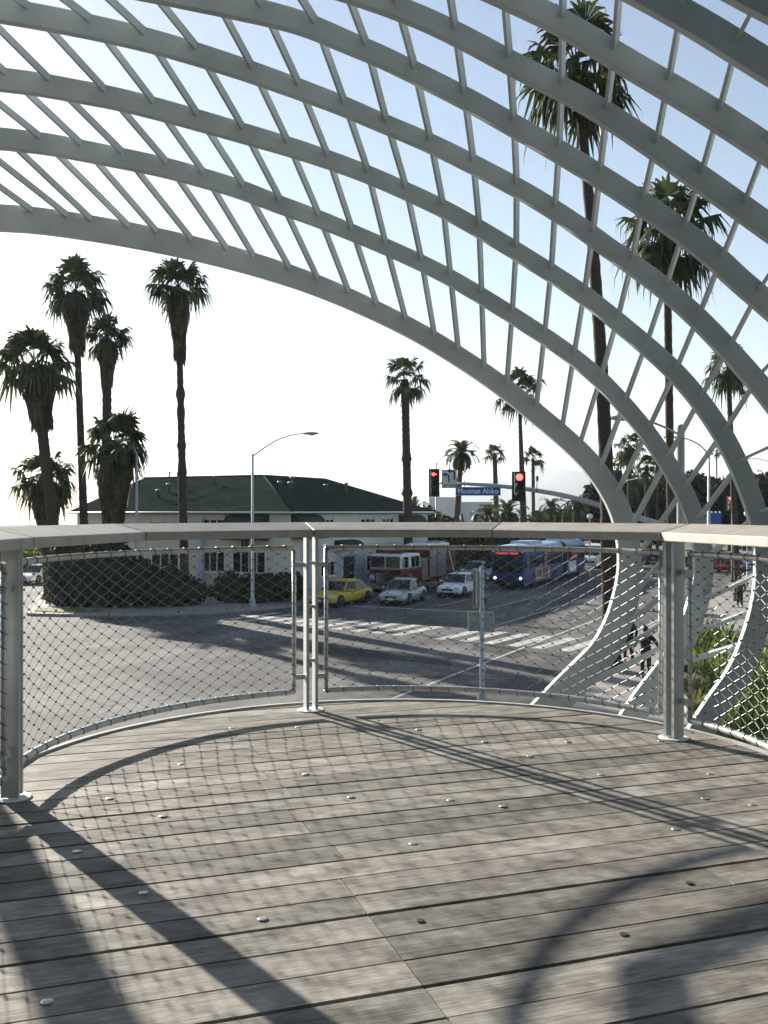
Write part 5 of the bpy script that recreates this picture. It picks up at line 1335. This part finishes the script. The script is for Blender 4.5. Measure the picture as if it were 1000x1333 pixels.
# ------------------------------------------------------------------ people
def person(loc, rz, label, pose, Ht=1.72, mats=('cloth','cloth2')):
    t_ = thing('person', loc, label, 'person', None, rz=rz)
    s_ = Ht/1.75
    # joints, metres; facing +Y (away from the camera), x to the right
    st = pose.get('stride', .28); bend = pose.get('lean', .0)
    J = {'pelvis':(0,0,.95),'waist':(0,.01+bend*.1,1.08),'chest':(0,.02+bend*.25,1.30),'neck':(0,.02+bend*.33,1.48),'skull':(0,.04+bend*.36,1.56),'head':(0,.05+bend*.38,1.66),
         'hipl':(-.09,0,.90),'kneel':(-.10,st*.55+.05,.50),'anklel':(-.10,st*.75,.09),'toel':(-.11,st*.75+.17,.035),
         'hipr':(.09,0,.90),'kneer':(.10,-st*.30+.06,.50),'ankler':(.10,-st*.9,.11),'toer':(.11,-st*.9+.17,.04),
         'shl':(-.185,.02+bend*.3,1.43),'ell':pose.get('ell',(-.27,-.06,1.15)),'wrl':pose.get('wrl',(-.27,.08,.92)),
         'shr':(.185,.02+bend*.3,1.43),'elr':pose.get('elr',(.30,-.02,1.16)),'wrr':pose.get('wrr',(.30,.14,.95))}
    RAD = {'pelvis':.135,'waist':.125,'chest':.15,'neck':.052,'skull':.075,'head':.092,'hipl':.088,'hipr':.088,'kneel':.058,'kneer':.058,'anklel':.040,'ankler':.040,'toel':.036,'toer':.036,'shl':.068,'shr':.068,'ell':.045,'elr':.045,'wrl':.030,'wrr':.030}
    E = [('pelvis','waist'),('waist','chest'),('chest','neck'),('neck','skull'),('skull','head'),('pelvis','hipl'),('hipl','kneel'),('kneel','anklel'),('anklel','toel'),('pelvis','hipr'),('hipr','kneer'),('kneer','ankler'),('ankler','toer'),('chest','shl'),('shl','ell'),('ell','wrl'),('chest','shr'),('shr','elr'),('elr','wrr')]
    names = list(J); vs = [Vector(J[n])*s_ for n in names]; ed = [(names.index(a), names.index(b)) for a, b in E]; rd = [RAD[n]*s_ for n in names]
    rd2 = {}
    # five fingers on each hand, rooted in the palm
    for side in ('l','r'):
        wi = names.index('wr'+side); ei = names.index('el'+side)
        d = (vs[wi]-vs[ei]).normalized(); palm = vs[wi]+d*.075*s_
        pi = len(vs); vs.append(palm); rd.append(.030*s_); ed.append((wi, pi))
        ac_ = d.cross(Vector((1 if side == 'r' else -1, .2, 0))).normalized()
        for k, (o_, L_) in enumerate(((-.03,.055),(-.011,.07),(.009,.075),(.028,.065))):
            a = palm+ac_*o_*s_+d*.03*s_; b_ = a+d*L_*.55*s_; c_ = b_+(d*.8+Vector((-.5 if side == 'r' else .5,.1,0))).normalized()*L_*.5*s_
            i0 = len(vs); vs += [a, b_, c_]; rd += [.010*s_, .009*s_, .008*s_]; ed += [(pi, i0), (i0, i0+1), (i0+1, i0+2)]
        th = palm-ac_*.04*s_+d*.005*s_; i0 = len(vs); vs += [th, th+(d-ac_*.5).normalized()*.045*s_]; rd += [.011*s_, .009*s_]; ed += [(pi, i0), (i0, i0+1)]
    me = bpy.data.meshes.new('body'); me.from_pydata(vs, ed, []); o = bpy.data.objects.new('body', me); COL.objects.link(o); o.parent = t_
    sk = o.modifiers.new('skin', 'SKIN')
    for i, q in enumerate(me.skin_vertices[0].data): q.radius = (rd[i], rd[i]*(.72 if names[i:i+1] and names[i] in ('chest','waist','pelvis') else 1)); q.use_root = i == 0
    sk.use_smooth_shade = True
    ss = o.modifiers.new('sub', 'SUBSURF'); ss.levels = 1; ss.render_levels = 2
    me.materials.append(M['skin'])
    # head details, hair and clothes as children
    hc = Vector(J['head'])*s_
    f_ = MB(); f_.ball(hc, .105*s_, 14, 10, (.80,.98,1.16))
    for sd_ in (-1,1): f_.ball(hc+Vector((sd_*.084*s_,-.005,-.005)), .022*s_, 6, 5, (.5,.9,1.3))
    f_.ball(hc+Vector((0,.104*s_,-.015*s_)), .018*s_, 6, 5, (.8,1.1,1.3)); fo = f_.build('face', M['skin'], t_)
    for sd_ in (-1,1): e_ = MB(); e_.ball(hc+Vector((sd_*.033*s_,.092*s_,.015*s_)), .011*s_, 6, 5); q = e_.build('eye', M['black']); q.parent = fo; q.matrix_parent_inverse = Matrix.Identity(4)
    e_ = MB(); e_.box(hc+Vector((0,.098*s_,-.055*s_)), (.04*s_,.01,.008)); q = e_.build('mouth', M['cloth']); q.parent = fo
    h_ = MB(); h_.ball(hc+Vector((0,-.016*s_,.022*s_)), .115*s_, 14, 9, (.84,.98,1.06)); h_.build('hair', M['hair'], t_)
    V_ = lambda n: Vector(J[n])*s_
    def skin_cloth(nm, chain, rads, m):
        vv = [V_(n) if isinstance(n, str) else Vector(n)*s_ for n in [c for c, _ in chain]]
        mm = bpy.data.meshes.new(nm); mm.from_pydata(vv, [(i, p) for i, (_, p) in enumerate(chain) if p is not None], [])
        oo = bpy.data.objects.new(nm, mm); COL.objects.link(oo); oo.parent = t_
        k_ = oo.modifiers.new('skin','SKIN'); k_.use_smooth_shade = True
        for i, q in enumerate(mm.skin_vertices[0].data): q.radius = (rads[i][0]*s_, rads[i][1]*s_); q.use_root = i == 0
        u_ = oo.modifiers.new('sub','SUBSURF'); u_.levels = 1; u_.render_levels = 2
        mm.materials.append(m)
    sl = lambda a, b, f: tuple(Vector(J[a]).lerp(Vector(J[b]), f))
    skin_cloth('jacket', [('chest',None),('waist',0),((0,.0,.90),1),(sl('chest','neck',.75),0),('shl',0),('ell',4),(sl('ell','wrl',.9),5),('shr',0),('elr',7),(sl('elr','wrr',.9),8)],
               [(.20,.15),(.185,.14),(.195,.15),(.085,.08),(.092,.09),(.068,.066),(.050,.05),(.092,.09),(.068,.066),(.050,.05)], M[mats[0]])
    skin_cloth('trousers', [((0,0,.96),None),('hipl',0),('kneel',1),(sl('kneel','anklel',.92),2),('hipr',0),('kneer',4),(sl('kneer','ankler',.92),5)],
               [(.165,.13),(.108,.105),(.078,.078),(.062,.062),(.108,.105),(.078,.078),(.062,.062)], M[mats[1]])
    for a, b in (('anklel','toel'),('ankler','toer')):
        m_ = MB(); p, q = V_(a), V_(b); d = (q-p); d.z = 0; d.normalize(); u_ = Vector((-d.y, d.x, 0)); g0 = min(p.z, q.z)-.03*s_
        secs = []
        for f, w_, h_ in ((-.09,.028,.05),(-.06,.04,.085),(.02,.042,.10),(.10,.046,.065),(.19,.042,.045),(.225,.02,.025)):
            c = Vector((p.x, p.y, 0))+d*f*s_; zz = g0 if True else 0
            secs.append([c+u_*w_*s_*math.cos(2*math.pi*k/10)+Vector((0,0,zz+h_*s_*.5+h_*s_*.5*math.sin(2*math.pi*k/10))) for k in range(10)])
        m_.loft(secs); m_.build('shoe', M['shoe'], t_)
    return t_
pz = .13
def ped(px, py): p = gnd(px, py, pz); return p
person(ped(841, 884), R(-8), 'person in dark jacket and trousers walking away with arms held out, nearer the railing', {'stride':.20,'lean':.25,'ell':(-.33,.0,1.20),'wrl':(-.38,.16,1.06),'elr':(.36,-.02,1.22),'wrr':(.44,.10,1.08)}, 1.66)
person(ped(819, 864), R(10), 'person in black walking half hidden behind the foot of the front rib', {'stride':.16}, 1.66)
person(ped(963.5, 791), R(0), 'person in long dark coat standing far down the path beside the third rib', {'stride':.06}, 1.74)

M['redtop'] = mat('red_cloth', (.50,.05,.02), .8, 0, .1, 8)
person(base(935, 92, 0), R(160), 'tiny person in a bright red top far up the avenue', {'stride':.12}, 1.7, ('redtop','cloth2'))
# ------------------------------------------------------------------ planting on the right
def strap_plant(name, m, n, L, wd, rng, arch=1.0, up=(35,88)):
    mb = MB()
    for i in range(n):
        az = i*2.39996+rng.uniform(-.3,.3); el = R(rng.uniform(*up)); h = Vector((math.cos(az), math.sin(az), 0)); sd_ = Vector((-h.y, h.x, 0))
        p = h*rng.uniform(.02,.14); ll = L*rng.uniform(.6,1.1); K = 5; e = el; mb.t = rng.random(); prev = None
        for k in range(K+1):
            w_ = wd*math.sin(math.pi*(.18+.82*k/K))*.5 if k < K else .002
            tw = .35
            a = mb.vert(p-sd_*w_+Vector((0,0,w_*tw))); c = mb.vert(p); b = mb.vert(p+sd_*w_+Vector((0,0,w_*tw)))
            if prev: mb.face((prev[0], prev[1], c, a)); mb.face((prev[1], prev[2], b, c))
            prev = (a, c, b)
            p = p+(h*math.cos(e)+Vector((0,0,1))*math.sin(e))*ll/K; e -= R(17*arch)*(.4+k/K)
    return mb.mesh(name, m)
rng = random.Random(77)
protos = []
for i, (m, n, L, wd, ar, up) in enumerate((('garden',38,1.15,.085,1.1,(30,88)),('garden',34,.95,.10,1.0,(25,80)),('garden_y',46,.75,.05,1.5,(35,85)),('garden',42,1.3,.07,1.3,(35,88)))):
    protos.append(strap_plant('strappy_plant', M[m], n, L, wd, rng, ar, up))
spots = [(905,848,0),(925,852,1),(948,846,3),(968,842,1),(985,838,0),(895,872,1),(916,878,0),(940,872,3),(962,868,0),(988,864,1),(892,898,2),(912,902,2),(930,896,0),(955,892,1),(980,888,3),(1004,884,0),
         (905,925,2),(922,930,2),(962,925,0),(985,915,1),(1005,910,3),(950,950,0),(975,948,3),(998,942,0),(940,972,2),(965,985,0),(990,972,1),(1012,965,3),(960,1010,2),(985,1012,1),(1020,1000,0),(935,838,3),(910,830,1),(990,1045,2),(1015,1040,0)]
lab_by = {0:'bright green strappy clump in the bed beside the deck', 1:'broad leaved green clump in the bed beside the deck', 2:'low yellow green grassy clump in the bed beside the deck', 3:'tall arching green clump in the bed beside the deck'}
for (x, y, k) in spots:
    o = bpy.data.objects.new('strappy_plant', protos[k]); COL.objects.link(o)
    p = gnd(x, y, .18); o.location = p; o.rotation_euler = (0,0,rng.uniform(0,6.28)); s_ = rng.uniform(.8,1.2); o.scale = (s_,s_,s_*rng.uniform(.9,1.15))
    tag(o, lab_by[k], 'plant', ['green strappy plants in the bed','broad leaved plants in the bed','yellow green plants in the bed','arching plants in the bed'][k])
for px, py, L, lab in ((897,826,1.5,'big spiky dark agave behind the second rib'),(905,800,1.1,'smaller dark agave at the back of the bed'),(928,832,1.0,'dark agave at the bed edge by the path')):
    o = bpy.data.objects.new('agave', strap_plant('agave', M['agave'], 34, L, .15, rng, .25, (12,80))); COL.objects.link(o); o.location = gnd(px, py, .14); tag(o, lab, 'agave')
gc = MB()
for i in range(5200):
    x_ = rng.uniform(6.5,23); y_ = rng.uniform(13,42)
    q = Vector((x_, y_))
    inside = True
    for a, b in zip(bed, bed[1:]+bed[:1]):
        if (b[0]-a[0])*(y_-a[1])-(b[1]-a[1])*(x_-a[0]) > 0: inside = False; break
    if not inside: continue
    nn = noise.noise(Vector((x_*.5, y_*.5, 3)))
    if nn < -.1: continue
    gc.t = rng.random(); a = rng.uniform(0,6.28); h = rng.uniform(.1,.32); d = Vector((math.cos(a), math.sin(a), 0)); e = Vector((-d.y, d.x, 0))*.05
    b_ = Vector((x_, y_, .17)); gc.face((gc.vert(b_-e), gc.vert(b_+e), gc.vert(b_+d*h*.7+Vector((0,0,h)))))
tag(gc.build('ground_cover', M['garden_y'], normals=False), kind='stuff')
# ------------------------------------------------------------------ unseen tree mass added behind the viewpoint to cut sky fill and bounce
rng = random.Random(9)
pk = MB(); bl = []
for i in range(14): bl.append((-21+i*3.2+rng.uniform(-1,1), -11+rng.uniform(-2,2)+.07*(i-6.5)**2, rng.uniform(8.5,11.5), 3.0, 2.8, rng.uniform(8,10)))
core(pk, bl, .86); leafcloud(pk, bl, 6000, 1.1, rng)
tag(pk.build('sky_blocking_trees', M['tree'], normals=False), kind='stuff')
# the air
hb = MB(); hb.box((0, 4000, 245), (22000, 8400, 510)); ho = hb.build('haze', None or bpy.data.materials.new('haze_air'))
hm = ho.data.materials[0]; hm.use_nodes = True; nt = hm.node_tree
nt.nodes.remove(nt.nodes['Principled BSDF']); pv_ = nt.nodes.new('ShaderNodeVolumePrincipled'); pv_.inputs['Color'].default_value = (.80,.88,1,1); pv_.inputs['Density'].default_value = 1.4e-4; pv_.inputs['Anisotropy'].default_value = .2
nt.links.new(pv_.outputs['Volume'], nt.nodes['Material Output'].inputs['Volume']); tag(ho, kind='stuff')

bl = [(0,0,.35,.6,.5,.45),(.8,.3,.3,.5,.5,.4),(-.7,.2,.3,.5,.4,.35)]
for px, py, lab in ((236,787,'yellow green shrub at the foot of the tall hedge, nearest the street'),(258,776,'small yellow green shrub between the tall hedge and the low hedge')):
    p = gnd(px, py, .13); hedge((p.x, p.y, .13), bl, 500, .2, lab, m='garden_y', name='shrub', cat='shrub', seed=px)
